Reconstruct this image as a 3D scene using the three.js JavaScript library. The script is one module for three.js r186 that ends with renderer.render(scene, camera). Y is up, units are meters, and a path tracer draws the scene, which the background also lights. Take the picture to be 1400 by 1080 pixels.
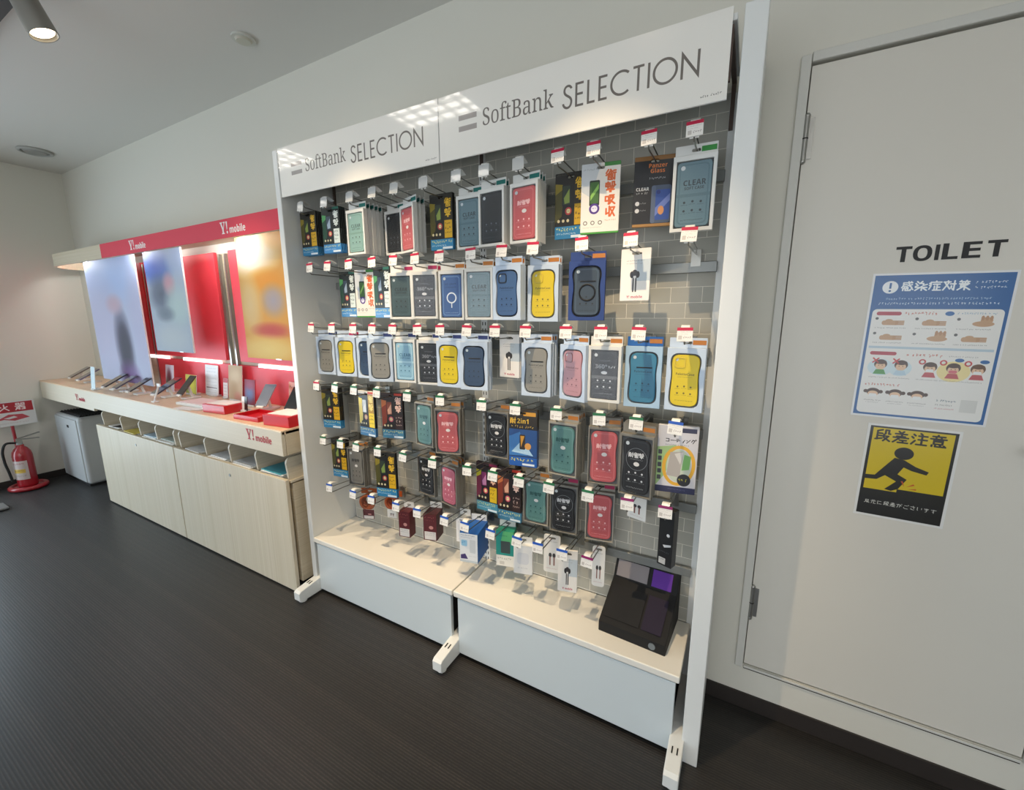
import * as THREE from 'three';
import { RoundedBoxGeometry } from 'three/addons/geometries/RoundedBoxGeometry.js';
import { TextGeometry } from 'three/addons/geometries/TextGeometry.js';
import { FontLoader } from 'three/addons/loaders/FontLoader.js';
import { mergeGeometries } from 'three/addons/utils/BufferGeometryUtils.js';
import { RectAreaLightUniformsLib } from 'three/addons/lights/RectAreaLightUniformsLib.js';

// ---------------------------------------------------------------- camera, sky, lights, exposure
const scene = new THREE.Scene();
const D2R = Math.PI / 180;
const camera = new THREE.PerspectiveCamera(86.497, 1400 / 1080, 0.05, 60);
camera.position.set(0, 1.47, 1.62);
camera.rotation.order = 'YXZ';
camera.rotation.set(-10.598 * D2R, 28.925 * D2R, -0.102 * D2R);

const renderer = new THREE.WebGLRenderer({ antialias: true });
renderer.toneMapping = THREE.LinearToneMapping;
renderer.toneMappingExposure = 1.14;
renderer.shadowMap.enabled = true;
RectAreaLightUniformsLib.init();

const SIDE_DAY = new THREE.Color(0.70, 0.87, 1.0);
const DAY = new THREE.Color(0.97, 0.975, 1.0), WARM = new THREE.Color(1.0, 0.76, 0.48), NEUTRAL = new THREE.Color(1.0, 0.94, 0.84);
scene.background = new THREE.Color(0.80, 0.91, 1.0);
const ROOM = { x0: -5.55, x1: 2.4, z1: 4.6, h: 2.74 };
const SIDE = { z0: 1.05, z1: 3.7, y0: 0.1, y1: 1.6 };
const GLAZING = { x0: -2.6, x1: 2.1, y0: 0.12, y1: 2.3 };
{
  const day = new THREE.RectAreaLight(DAY, 1.3, GLAZING.x1 - GLAZING.x0, GLAZING.y1 - GLAZING.y0);
  day.name = 'shopfront_daylight';
  day.position.set((GLAZING.x0 + GLAZING.x1) / 2, (GLAZING.y0 + GLAZING.y1) / 2, ROOM.z1 - 0.03);
  day.lookAt(day.position.x, day.position.y, 0);
  scene.add(day);
  const side = new THREE.RectAreaLight(SIDE_DAY, 4.8, SIDE.z1 - SIDE.z0, SIDE.y1 - SIDE.y0);
  side.name = 'side_daylight';
  side.position.set(ROOM.x0 + 0.02, (SIDE.y0 + SIDE.y1) / 2, (SIDE.z0 + SIDE.z1) / 2);
  side.lookAt(0, side.position.y, side.position.z);
  scene.add(side);
}

// ---------------------------------------------------------------- helpers
let seed = 7;
const rnd = () => { seed = (seed * 1664525 + 1013904223) >>> 0; return seed / 4294967296; };
const rr = (a, b) => a + (b - a) * rnd();
const used = {};
const numbered = (n) => { const k = used[n] = (used[n] ?? -1) + 1; return k ? n + '_' + String(k).padStart(3, '0') : n; };
const V = (x, y, z) => new THREE.Vector3(x, y, z);

function mat(color, roughness = 0.6, o = {}) { return new THREE.MeshPhysicalMaterial({ color, roughness, ...o }); }
function canvasTex(w, h, draw) {
  const c = document.createElement('canvas'); c.width = w; c.height = h;
  const g = c.getContext('2d'); draw(g, w, h);
  const t = new THREE.CanvasTexture(c); t.colorSpace = THREE.SRGBColorSpace; t.magFilter = THREE.LinearFilter;
  return t;
}
const print = (w, h, draw, roughness = 0.45, coat = 0.35) => new THREE.MeshPhysicalMaterial({ map: canvasTex(w, h, draw), roughness, clearcoat: coat, clearcoatRoughness: 0.15 });
const cache = new Map();
const once = (k, f) => { if (!cache.has(k)) cache.set(k, f()); return cache.get(k); };
const box = (w, h, d) => once('b' + [w, h, d], () => new THREE.BoxGeometry(w, h, d));
const rbox = (w, h, d, r = 0.003, s = 1) => once('r' + [w, h, d, r, s], () => new RoundedBoxGeometry(w, h, d, s, r));
const cyl = (r0, r1, h, n = 20) => once('c' + [r0, r1, h, n], () => new THREE.CylinderGeometry(r0, r1, h, n));
const tube = (pts, r, n = 8, seg = 24, smooth = false) => new THREE.TubeGeometry(smooth ? new THREE.CatmullRomCurve3(pts.map((p) => V(...p))) : polyCurve(pts), seg, r, n);
function polyCurve(pts) { const c = new THREE.CurvePath(); for (let i = 1; i < pts.length; i++) c.add(new THREE.LineCurve3(V(...pts[i - 1]), V(...pts[i]))); return c; }
function rod(a, b, r, n = 6) {
  const A = V(...a), B = V(...b), L = A.distanceTo(B), g = new THREE.CylinderGeometry(r, r, L, n);
  g.applyQuaternion(new THREE.Quaternion().setFromUnitVectors(V(0, 1, 0), B.clone().sub(A).normalize()));
  g.translate((A.x + B.x) / 2, (A.y + B.y) / 2, (A.z + B.z) / 2);
  return g;
}
const plain = (g) => { const r = g.index ? g.toNonIndexed() : g.clone(); for (const k of Object.keys(r.attributes)) if (!['position', 'normal', 'uv'].includes(k)) r.deleteAttribute(k); r.clearGroups(); return r; };
const merge = (...gs) => mergeGeometries(gs.map(plain));
const at = (g, x, y, z, rx = 0, ry = 0, rz = 0) => plain(g).applyMatrix4(new THREE.Matrix4().makeRotationFromEuler(new THREE.Euler(rx, ry, rz)).setPosition(x, y, z));

function mesh(name, g, m, parent, p = [0, 0, 0], r = [0, 0, 0]) {
  const o = new THREE.Mesh(g, m); o.name = name; o.position.set(...p); o.rotation.set(...r); o.castShadow = o.receiveShadow = true;
  parent.add(o); return o;
}
function tag(o, label, category, group) { o.userData.label = label; o.userData.category = category; if (group) o.userData.group = group; return o; }
function thing(name, label, category, p = [0, 0, 0], ry = 0, group) {
  const o = new THREE.Group(); o.name = numbered(name); o.position.set(...p); o.rotation.y = ry; scene.add(o); return tag(o, label, category, group);
}
function solo(name, label, category, g, m, p, r, group) { return tag(mesh(numbered(name), g, m, scene, p, r), label, category, group); }
function struct(name, g, m, p, r) { const o = mesh(name, g, m, scene, p, r); o.userData.kind = 'structure'; return o; }

function rrect(w, h, r, cx = 0, cy = 0, path = new THREE.Shape()) {
  const x0 = cx - w / 2, x1 = cx + w / 2, y0 = cy - h / 2, y1 = cy + h / 2;
  path.moveTo(x0 + r, y0); path.lineTo(x1 - r, y0);
  if (r) path.quadraticCurveTo(x1, y0, x1, y0 + r); path.lineTo(x1, y1 - r);
  if (r) path.quadraticCurveTo(x1, y1, x1 - r, y1); path.lineTo(x0 + r, y1);
  if (r) path.quadraticCurveTo(x0, y1, x0, y1 - r); path.lineTo(x0, y0 + r);
  if (r) path.quadraticCurveTo(x0, y0, x0 + r, y0);
  return path;
}
function hourglass(w, h, waist, cx = 0, cy = 0, path = new THREE.Shape()) {
  const a = w / 2, b = h / 2, r = a * 0.62, k = a - waist;
  path.moveTo(cx - a + r, cy - b); path.lineTo(cx + a - r, cy - b);
  path.bezierCurveTo(cx + a - r * 0.3, cy - b, cx + a, cy - b + r * 0.3, cx + a, cy - b + r);
  path.bezierCurveTo(cx + a, cy - b * 0.2, cx + k, cy - b * 0.1, cx + k, cy + b * 0.18);
  path.bezierCurveTo(cx + k, cy + b * 0.45, cx + a, cy + b * 0.5, cx + a, cy + b - r);
  path.bezierCurveTo(cx + a, cy + b - r * 0.3, cx + a - r * 0.3, cy + b, cx + a - r, cy + b);
  path.lineTo(cx - a + r, cy + b);
  path.bezierCurveTo(cx - a + r * 0.3, cy + b, cx - a, cy + b - r * 0.3, cx - a, cy + b - r);
  path.bezierCurveTo(cx - a, cy + b * 0.5, cx - k, cy + b * 0.45, cx - k, cy + b * 0.18);
  path.bezierCurveTo(cx - k, cy - b * 0.1, cx - a, cy - b * 0.2, cx - a, cy - b + r);
  path.bezierCurveTo(cx - a, cy - b + r * 0.3, cx - a + r * 0.3, cy - b, cx - a + r, cy - b);
  return path;
}
function plate(shape, depth, bevel = 0) {       // extruded outline, front at z = 0, uv 0..1 over its own box
  const g = new THREE.ExtrudeGeometry(shape, { depth, curveSegments: 6, bevelEnabled: bevel > 0, bevelThickness: bevel, bevelSize: bevel, bevelOffset: -bevel, bevelSegments: 1 });
  g.translate(0, 0, -depth - bevel); g.computeBoundingBox();
  const b = g.boundingBox, p = g.attributes.position, uv = g.attributes.uv;
  for (let i = 0; i < p.count; i++) uv.setXY(i, (p.getX(i) - b.min.x) / (b.max.x - b.min.x), (p.getY(i) - b.min.y) / (b.max.y - b.min.y));
  return g;
}

// ---- stroke lettering for the Japanese print: each glyph is a few polylines on a 10 x 10 grid, y down
const GLYPHS = {
  段: '1118 4011 1343 1545 0847 606354 60808393 558559 5699', 差: '3041 6051 1282 2474 0595 5155 4509 4787 6769 3999',
  注: '1122 0314 0926 5061 4292 4595 3999 6269', 意: '4041 1181 3132 6162 0393 2474772724 2575 1819 38398979 5768 8899',
  感: '1181 1114 1406 2343 25454727 2527 506486 7081 8354 1719 37397978 5658 8798', 染: '1021 0213 0524 3262626493 5032 0696 5559 5509 5699',
  症: '5051 1191 1115 1508 0213 0415 3383 6369 6686 4549 3999', 対: '3031 0151 4109 1258 5393 8089 8978 6567',
  策: '2011 2141 3132 6051 6181 7172 1383 5259 24742624 5509 5699', 衝: '2003 3305 2529 3262 47 4041 3464673734 3565 5159 3969 7191 7393 8389 8978',
  撃: '0141 2025 0242440402 6063 60808393 5484 8449 2666 1787 5559 5948', 吸: '02323606 0206 4181 5139 8163 6383 8349 4599', 収: '1217 1736 4049 5191 9159 5299',
  消: '1122 0314 0926 6062 4152 8172 4349 4383 8389 8978 4585 4787', 火: '5055 5509 5599 1324 8364', 器: '10404212102 60909262602 0494 5309 4498 164649171 66969969',
  耐: '0141 2123 0309 0343 4349 1318 3338 5393 8089 8978 6567', 足: '22727525 2225 5559 5787 3609 3799', 元: '2171 0393 3319 635999', に: '1119 3272 3858 5888',
  が: '0262 6258 3119 7385 8091', ご: '2272 1618397989 8091', ざ: '1282 5076 1737 2879', い: '1117 1728 8285', ま: '1282 2474 5158 58398', す: '1292 5156 56365 5659', コ: '22828828', ー: '1595', テ: '2272 0595 5538', ィ: '8349 5659', ン: '1324 1982', グ: '3106 3272 7239 8091 9192',
};
function glyph(g, ch, x, y, s, lw) {
  const d = GLYPHS[ch]; if (!d) return;
  g.lineWidth = lw; g.lineCap = 'round'; g.lineJoin = 'round';
  for (const st of d.split(' ')) {
    g.beginPath();
    for (let i = 0; i + 1 < st.length; i += 2) { const px = x + (+st[i] + 0.5) * s / 10.5, py = y + (+st[i + 1] + 0.5) * s / 10.5; i ? g.lineTo(px, py) : g.moveTo(px, py); }
    g.stroke();
  }
}
function jp(g, text, x, y, s, color, lw = s * 0.11, vertical = false, gap = 1.08) {
  g.strokeStyle = color;
  [...text].forEach((ch, i) => glyph(g, ch, x + (vertical ? 0 : i * s * gap), y + (vertical ? i * s * gap : 0), s, lw));
}
function fine(g, x, y, w, h, color) {           // a line of print too small to read in the photograph
  g.fillStyle = color; let cx = x; const u = h * 0.8;
  while (cx < x + w - u * 0.7) { for (let i = 0; i < 4; i++) { const up = rnd() < 0.5; g.fillRect(cx + rnd() * u * 0.45, y + rnd() * h * 0.6, u * (up ? 0.13 : 0.4), h * (up ? 0.4 : 0.13)); } cx += u * (rnd() < 0.15 ? 1.5 : 0.95); }
}
const R = (g, c, x, y, w, h) => { g.fillStyle = c; g.fillRect(x, y, w, h); };
const O = (g, c, x, y, r, s = r) => { g.fillStyle = c; g.beginPath(); g.ellipse(x, y, r, s, 0, 0, 7); g.fill(); };
const P = (g, c, pts) => { g.fillStyle = c; g.beginPath(); pts.forEach((p, i) => (i ? g.lineTo(...p) : g.moveTo(...p))); g.closePath(); g.fill(); };
function RR(g, c, x, y, w, h, r) { g.fillStyle = c; g.beginPath(); g.moveTo(x + r, y); g.arcTo(x + w, y, x + w, y + h, r); g.arcTo(x + w, y + h, x, y + h, r); g.arcTo(x, y + h, x, y, r); g.arcTo(x, y, x + w, y, r); g.closePath(); g.fill(); }
const font = (g, px, style = 'bold', fam = 'sans-serif') => { g.font = style + ' ' + px + 'px ' + fam; };

// noise texture for grain
function noiseData(n, f) {
  const d = new Uint8Array(n * n * 4);
  for (let y = 0; y < n; y++) for (let x = 0; x < n; x++) { const c = f(x, y); for (let k = 0; k < 3; k++) d[(y * n + x) * 4 + k] = Math.max(0, Math.min(255, c[k])); d[(y * n + x) * 4 + 3] = 255; }
  const t = new THREE.DataTexture(d, n, n); t.wrapS = t.wrapT = THREE.RepeatWrapping; t.magFilter = THREE.LinearFilter; t.needsUpdate = true; return t;
}

// ---------------------------------------------------------------- materials
const CARPET_TILE = 0.6;
const ribs = 66, CN = 1024;                      // 9 mm ribs
const carpetFn = (gain) => { let s = 3; const r = () => { s = (s * 1664525 + 1013904223) >>> 0; return s / 4294967296; };
  const rows = Array.from({ length: CN }, (_, y) => 0.5 + 0.5 * Math.cos(y / CN * ribs * 2 * Math.PI)), lean = Array.from({ length: ribs + 1 }, () => r());
  let run = 0; return (x, y) => { if (x % 14 === 0 || r() < 0.05) run = r(); const k = Math.max(0, rows[y] * (0.35 + 0.75 * run) + (lean[Math.floor(y / CN * ribs)] - 0.5) * 0.35 + (r() - 0.5) * 0.3); return gain(k); }; };
const carpetMap = noiseData(CN, carpetFn((k) => [3 + 54 * k, 2 + 47 * k, 1 + 42 * k])); carpetMap.colorSpace = THREE.SRGBColorSpace;
const carpetBump = noiseData(CN, carpetFn((k) => [60 + 150 * k, 60 + 150 * k, 60 + 150 * k]));
for (const t of [carpetMap, carpetBump]) t.repeat.set((ROOM.x1 - ROOM.x0) / CARPET_TILE, ROOM.z1 / CARPET_TILE);
const woodTex = (a, b) => { const t = canvasTex(512, 512, (g, w, h) => { R(g, a, 0, 0, w, h); for (let i = 0; i < 260; i++) { g.globalAlpha = rr(0.04, 0.2); g.strokeStyle = rnd() < 0.65 ? b : '#efe6d6'; g.lineWidth = rr(0.6, 3); const y = rr(0, h), k = rr(-6, 6); g.beginPath(); g.moveTo(0, y); g.bezierCurveTo(w * 0.3, y + k, w * 0.7, y - k, w, y); g.stroke(); } g.globalAlpha = 1; }); t.wrapS = t.wrapT = THREE.RepeatWrapping; return t; };
const wallBump = noiseData(256, (() => { let s = 11; return () => { s = (s * 1664525 + 1013904223) >>> 0; const v = 110 + 60 * (s / 4294967296); return [v, v, v]; }; })());
wallBump.repeat.set(12, 6);

const M = {
  floor: mat(0xffffff, 0.8, { map: carpetMap, bumpMap: carpetBump, bumpScale: 0.002, clearcoat: 0.55, clearcoatRoughness: 0.34, sheen: 0.7, sheenColor: new THREE.Color(0.42, 0.56, 0.72), sheenRoughness: 0.35 }),
  wall: mat(0xdcd9ce, 0.82, { bumpMap: wallBump, bumpScale: 0.0006 }),
  ceiling: mat(0xd3d0c9, 0.9),
  base: mat(0x2b2522, 0.55),
  door: mat(0xddd9cf, 0.42, { clearcoat: 0.15, clearcoatRoughness: 0.4 }),
  trim: mat(0xd4d3cc, 0.5),
  gap: mat(0x2a2018, 0.8),
  steel: mat(0xa9a9a6, 0.32, { metalness: 0.9 }),
  chrome: mat(0x9b9a94, 0.28, { metalness: 0.95 }),
  rackWhite: mat(0xe4e6e4, 0.38, { clearcoat: 0.3, clearcoatRoughness: 0.2 }),
  panelWhite: mat(0xd3dcdf, 0.28, { clearcoat: 0.5, clearcoatRoughness: 0.12 }),
  shelfTop: mat(0xebe8df, 0.45),
  brick: [0xaeaca2, 0xacaaa0, 0xb0aea4, 0xaaa99f].map((c) => mat(c, 0.55)),
  grout: mat(0xe6e2d6, 0.8),
  rail: mat(0x8d908e, 0.4, { metalness: 0.5 }),
  slot: mat(0x1d1b19, 0.9),
  whitePlastic: mat(0xe9e7e1, 0.4),
  clearPlastic: mat(0xffffff, 0.04, { transmission: 1, thickness: 0, ior: 1.45 }),
  film: mat(0xffffff, 0.06, { transmission: 1, thickness: 0, ior: 1.4, specularIntensity: 0.6 }),
  black: mat(0x0e0e0f, 0.5),
  rubber: mat(0x1b1a19, 0.7),
  wood: mat(0xffffff, 0.5, { map: woodTex('#c9bda6', '#a5946f') }),
  woodPale: mat(0xffffff, 0.45, { map: woodTex('#d6ccb8', '#bbae92') }),
  woodDoor: (() => { const t = woodTex('#d2c7b1', '#b9ab8e'); t.rotation = Math.PI / 2; return mat(0xffffff, 0.45, { map: t }); })(),
  woodTop: mat(0xffffff, 0.4, { map: woodTex('#dcc2a4', '#c49f78') }),
  red: mat(0xc8101f, 0.4, { clearcoat: 0.3 }),
  redBand: mat(0xd53a4e, 0.55),
  redPanel: mat(0xec4452, 0.5),
  white: mat(0xeeeeec, 0.5),
  paper: mat(0xe8e8e4, 0.7),
};

// ---------------------------------------------------------------- the room
const W2 = ROOM.x1 - ROOM.x0, midX = (ROOM.x0 + ROOM.x1) / 2, T = 0.14;
{
  const g = new THREE.BoxGeometry(W2, 0.1, ROOM.z1); struct('floor', g, M.floor, [midX, -0.05, ROOM.z1 / 2]);
  struct('ceiling', new THREE.BoxGeometry(W2 + 2 * T, 0.1, ROOM.z1 + 2 * T), M.ceiling, [midX, ROOM.h + 0.05, ROOM.z1 / 2]);
  struct('wall_right', new THREE.BoxGeometry(T, ROOM.h, ROOM.z1 + 2 * T), M.wall, [ROOM.x1 + T / 2, ROOM.h / 2, ROOM.z1 / 2]);
}
const DOOR = { x0: 0.1, x1: 0.82, y0: 0.188, y1: 2.18 };
function holed(x0, x1, y0, y1, hx0, hx1, hy0, hy1, d) {
  const s = new THREE.Shape([[x0, y0], [x1, y0], [x1, y1], [x0, y1]].map((p) => new THREE.Vector2(...p)));
  s.holes.push(new THREE.Path([[hx0, hy0], [hx0, hy1], [hx1, hy1], [hx1, hy0]].map((p) => new THREE.Vector2(...p))));
  return new THREE.ExtrudeGeometry(s, { depth: d, bevelEnabled: false });
}
struct('wall_back', holed(ROOM.x0 - T, ROOM.x1 + T, 0, ROOM.h, DOOR.x0 - 0.006, DOOR.x1 + 0.006, DOOR.y0 - 0.006, DOOR.y1 + 0.008, T), M.wall, [0, 0, -T]);
struct('wall_front', holed(ROOM.x0 - T, ROOM.x1 + T, 0, ROOM.h, GLAZING.x0, GLAZING.x1, GLAZING.y0, GLAZING.y1, T), M.wall, [0, 0, ROOM.z1]);
{ const g = holed(-T, ROOM.z1 + T, 0, ROOM.h, SIDE.z0, SIDE.z1, SIDE.y0, SIDE.y1, T); g.rotateY(-Math.PI / 2); struct('wall_left', g, M.wall, [ROOM.x0, 0, 0]); }
struct('wall_closet', new THREE.BoxGeometry(1.2, 2.4, 0.05), M.gap, [0.45, 1.2, -T - 0.03]);
struct('baseboard_back', new THREE.BoxGeometry(W2, 0.062, 0.008), M.base, [midX, 0.031, 0.004]);
struct('baseboard_left', new THREE.BoxGeometry(0.008, 0.062, ROOM.z1), M.base, [ROOM.x0 + 0.004, 0.031, ROOM.z1 / 2]);
{
  const win = new THREE.Group(); win.name = 'window_1'; win.userData.kind = 'structure'; scene.add(win);
  const w = (GLAZING.x1 - GLAZING.x0), n = 4, alu = mat(0xa4a7a8, 0.4, { metalness: 0.6 });
  for (let i = 0; i <= n; i++) mesh('mullion', box(0.05, GLAZING.y1 - GLAZING.y0, 0.08), alu, win, [GLAZING.x0 + w * i / n, (GLAZING.y0 + GLAZING.y1) / 2, ROOM.z1 + 0.06]);
  for (const y of [GLAZING.y0 + 0.025, GLAZING.y1 - 0.025]) mesh('window_rail', box(w, 0.05, 0.08), alu, win, [GLAZING.x0 + w / 2, y, ROOM.z1 + 0.06]);
  for (let i = 0; i < n; i++) mesh('pane', box(w / n - 0.05, GLAZING.y1 - GLAZING.y0 - 0.1, 0.006), M.clearPlastic, win, [GLAZING.x0 + w * (i + 0.5) / n, (GLAZING.y0 + GLAZING.y1) / 2, ROOM.z1 + 0.06]);
}
{
  const win = new THREE.Group(); win.name = 'window_2'; win.userData.kind = 'structure'; scene.add(win);
  const w = SIDE.z1 - SIDE.z0, n = 3, h = SIDE.y1 - SIDE.y0, alu = mat(0xa4a7a8, 0.4, { metalness: 0.6 }), X = ROOM.x0 - 0.07, Y = (SIDE.y0 + SIDE.y1) / 2;
  for (let i = 0; i <= n; i++) mesh('mullion', box(0.08, h, 0.05), alu, win, [X, Y, SIDE.z0 + w * i / n]);
  for (const y of [SIDE.y0 + 0.025, SIDE.y1 - 0.025]) mesh('window_rail', box(0.08, 0.05, w), alu, win, [X, y, SIDE.z0 + w / 2]);
  for (let i = 0; i < n; i++) mesh('pane', box(0.006, h - 0.1, w / n - 0.05), M.clearPlastic, win, [X, Y, SIDE.z0 + w * (i + 0.5) / n]);
}
// door, its casing, sill and hinges
{
  const d = new THREE.Group(); d.name = 'door_1'; d.userData.kind = 'structure'; d.userData.label = 'flat off-white door marked with black lettering and two notices'; scene.add(d);
  d.position.set(DOOR.x0, DOOR.y0, 0);
  const w = DOOR.x1 - DOOR.x0, h = DOOR.y1 - DOOR.y0;
  mesh('door_leaf', rbox(w, h, 0.036, 0.0015), M.door, d, [w / 2, h / 2, -0.016]);
  for (const y of [1.797, 0.26]) {
    const hg = mesh('hinge', cyl(0.0075, 0.0075, 0.118, 12), M.steel, d, [0.002, y, 0.009]);
    mesh('hinge_leaf', box(0.02, 0.112, 0.003), M.steel, hg, [0.01, 0, -0.005]);
    for (const k of [-0.062, 0.062]) mesh('hinge_cap', new THREE.SphereGeometry(0.008, 10, 6), M.steel, hg, [0, k, 0]);
    mesh('hinge_joint', cyl(0.0082, 0.0082, 0.003, 12), M.slot, hg, [0, 0, 0]);
  }
  mesh('door_handle', merge(tube([[0.66, 0.92, 0.002], [0.66, 0.92, 0.05], [0.655, 0.92, 0.055], [0.575, 0.92, 0.055]], 0.008, 8, 40), at(cyl(0.024, 0.024, 0.008), 0.66, 0.92, 0.006, Math.PI / 2)), M.steel, d);
  const trim = (n, g, p) => struct(n, g, M.trim, p);
  trim('trim_1', rbox(0.026, h + 0.04, 0.016, 0.003), [DOOR.x0 - 0.016, DOOR.y0 + h / 2 + 0.008, 0.006]);
  trim('trim_2', rbox(w + 0.03, 0.026, 0.016, 0.003), [DOOR.x0 + w / 2 + 0.013, DOOR.y1 + 0.02, 0.006]);
  trim('trim_3', rbox(0.026, h + 0.04, 0.016, 0.003), [DOOR.x1 + 0.016, DOOR.y0 + h / 2 + 0.008, 0.006]);
  trim('trim_4', rbox(w, 0.009, 0.01, 0.002), [DOOR.x0 + w / 2, DOOR.y0 - 0.0115, 0.003]);
  struct('trim_5', box(w, 0.007, 0.002), M.gap, [DOOR.x0 + w / 2, DOOR.y0 - 0.0195, 0.001]);
}
// ceiling fittings
{
  const det = thing('smoke_detector', 'small round ivory smoke detector on the ceiling above the shelving', 'detector', [-2.16, ROOM.h, 0.28]);
  mesh('detector_base', cyl(0.05, 0.05, 0.008, 24), mat(0xcac9c0, 0.8), det, [0, -0.004, 0]); mesh('detector_dome', cyl(0.036, 0.03, 0.008, 24), mat(0xc4c1b2, 0.8), det, [0, -0.012, 0]);
  const vent = thing('ceiling_diffuser', 'round grey air diffuser on the ceiling near the corner', 'diffuser', [-4.95, ROOM.h, 0.3]);
  mesh('outer_ring', new THREE.TorusGeometry(0.09, 0.012, 8, 28), mat(0xa8a7a1, 0.6), vent, [0, -0.006, 0], [Math.PI / 2, 0, 0]); mesh('core_disc', cyl(0.075, 0.06, 0.012, 28), mat(0x96958f, 0.6), vent, [0, -0.012, 0]);
  const tr = thing('lighting_track', 'dark grey lighting track running along the ceiling', 'track', [-1.9, ROOM.h, 0.894]);
  mesh('track_body', box(5.6, 0.032, 0.034), mat(0x3c3b3a, 0.5), tr, [0, -0.016, 0]); for (const s of [-1, 1]) mesh('track_end', box(0.03, 0.036, 0.038), mat(0x2c2b2a, 0.5), tr, [s * 2.8, -0.018, 0]);
}
function spot(x, aim, power, label) {
  const t = thing('track_spotlight', label, 'spotlight', [x, ROOM.h - 0.033, 0.894], 0, 'spotlights on the ceiling track');
  const grey = mat(0x8f8e88, 0.4, { metalness: 0.3 });
  mesh('adapter', box(0.09, 0.022, 0.034), grey, t, [0, -0.011, 0]);
  mesh('stem', cyl(0.008, 0.008, 0.05, 10), grey, t, [0, -0.045, 0]);
  const dir = V(...aim).sub(V(x, ROOM.h - 0.11, 0.894)).normalize(), q = new THREE.Quaternion().setFromUnitVectors(V(0, -1, 0), dir);
  const head = mesh('lamp_head', new THREE.LatheGeometry([[0.001, 0.06], [0.036, 0.058], [0.042, 0.05], [0.046, -0.085], [0.042, -0.085], [0.039, -0.07], [0.001, -0.068]].map((p) => new THREE.Vector2(...p)), 28), grey, t, [0, -0.085, 0]);
  head.quaternion.copy(q);
  mesh('lamp_lens', cyl(0.038, 0.038, 0.004, 24), new THREE.MeshStandardMaterial({ color: 0xfff2da, emissive: 0xffe6bf, emissiveIntensity: 6 }), head, [0, -0.072, 0]);
  const L = new THREE.SpotLight(WARM, power, 0, 30 * D2R, 1, 2); L.name = 'spotlight_beam'; L.castShadow = true; L.shadow.radius = 0.4;
  const o = V(x, ROOM.h - 0.118, 0.894).addScaledVector(dir, 0.08); L.position.copy(o.sub(t.position)); t.add(L);
  const tg = new THREE.Object3D(); tg.name = 'spotlight_aim'; tg.position.set(...aim).sub(t.position); t.add(tg); L.target = tg;
  return t;
}
spot(-2.5, [-2.0, 0.7, 0.35], 5, 'grey cylindrical track spotlight with lit lens above the red display');
spot(-1.42, [-1.4, 0.95, 0.28], 6.2, 'grey cylindrical track spotlight above the first shelving bay');
spot(-0.42, [-0.45, 0.95, 0.28], 6.2, 'grey cylindrical track spotlight above the shelving bay beside the door');
function louvre(x, z, power, label) {
  const t = thing('louvre_light', label, 'ceiling light', [x, ROOM.h, z], 0, 'ceiling louvre lights');
  mesh('housing', holedFrame(0.62, 0.34, 0.03, 0.024), M.white, t, [0, -0.012, 0], [Math.PI / 2, 0, 0]);
  mesh('diffuser', box(0.56, 0.006, 0.28), new THREE.MeshStandardMaterial({ color: 0xffffff, emissive: 0xfff6ea, emissiveIntensity: 5 }), t, [0, -0.004, 0]);
  for (let i = 0; i < 5; i++) mesh('louvre_blade', box(0.006, 0.022, 0.28), M.steel, t, [-0.22 + i * 0.11, -0.02, 0]);
  for (let i = 0; i < 2; i++) mesh('louvre_blade', box(0.56, 0.022, 0.006), M.steel, t, [0, -0.02, -0.047 + i * 0.094]);
  const L = new THREE.RectAreaLight(NEUTRAL, power, 0.56, 0.28); L.name = 'louvre_glow'; L.position.set(0, -0.008, 0); L.rotation.x = -Math.PI / 2; t.add(L);
}
function holedFrame(w, h, b, d) { const s = rrect(w, h, 0); s.holes.push(rrect(w - 2 * b, h - 2 * b, 0, 0, 0, new THREE.Path())); const g = new THREE.ExtrudeGeometry(s, { depth: d, bevelEnabled: false }); g.translate(0, 0, -d / 2); return g; }
louvre(-1.82, 1.32, 4, 'recessed louvre ceiling light in front of the shelving');
louvre(-3.45, 1.38, 4, 'recessed louvre ceiling light in front of the red display');
louvre(0.55, 2.2, 9, 'recessed louvre ceiling light over the open floor by the door');

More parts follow.
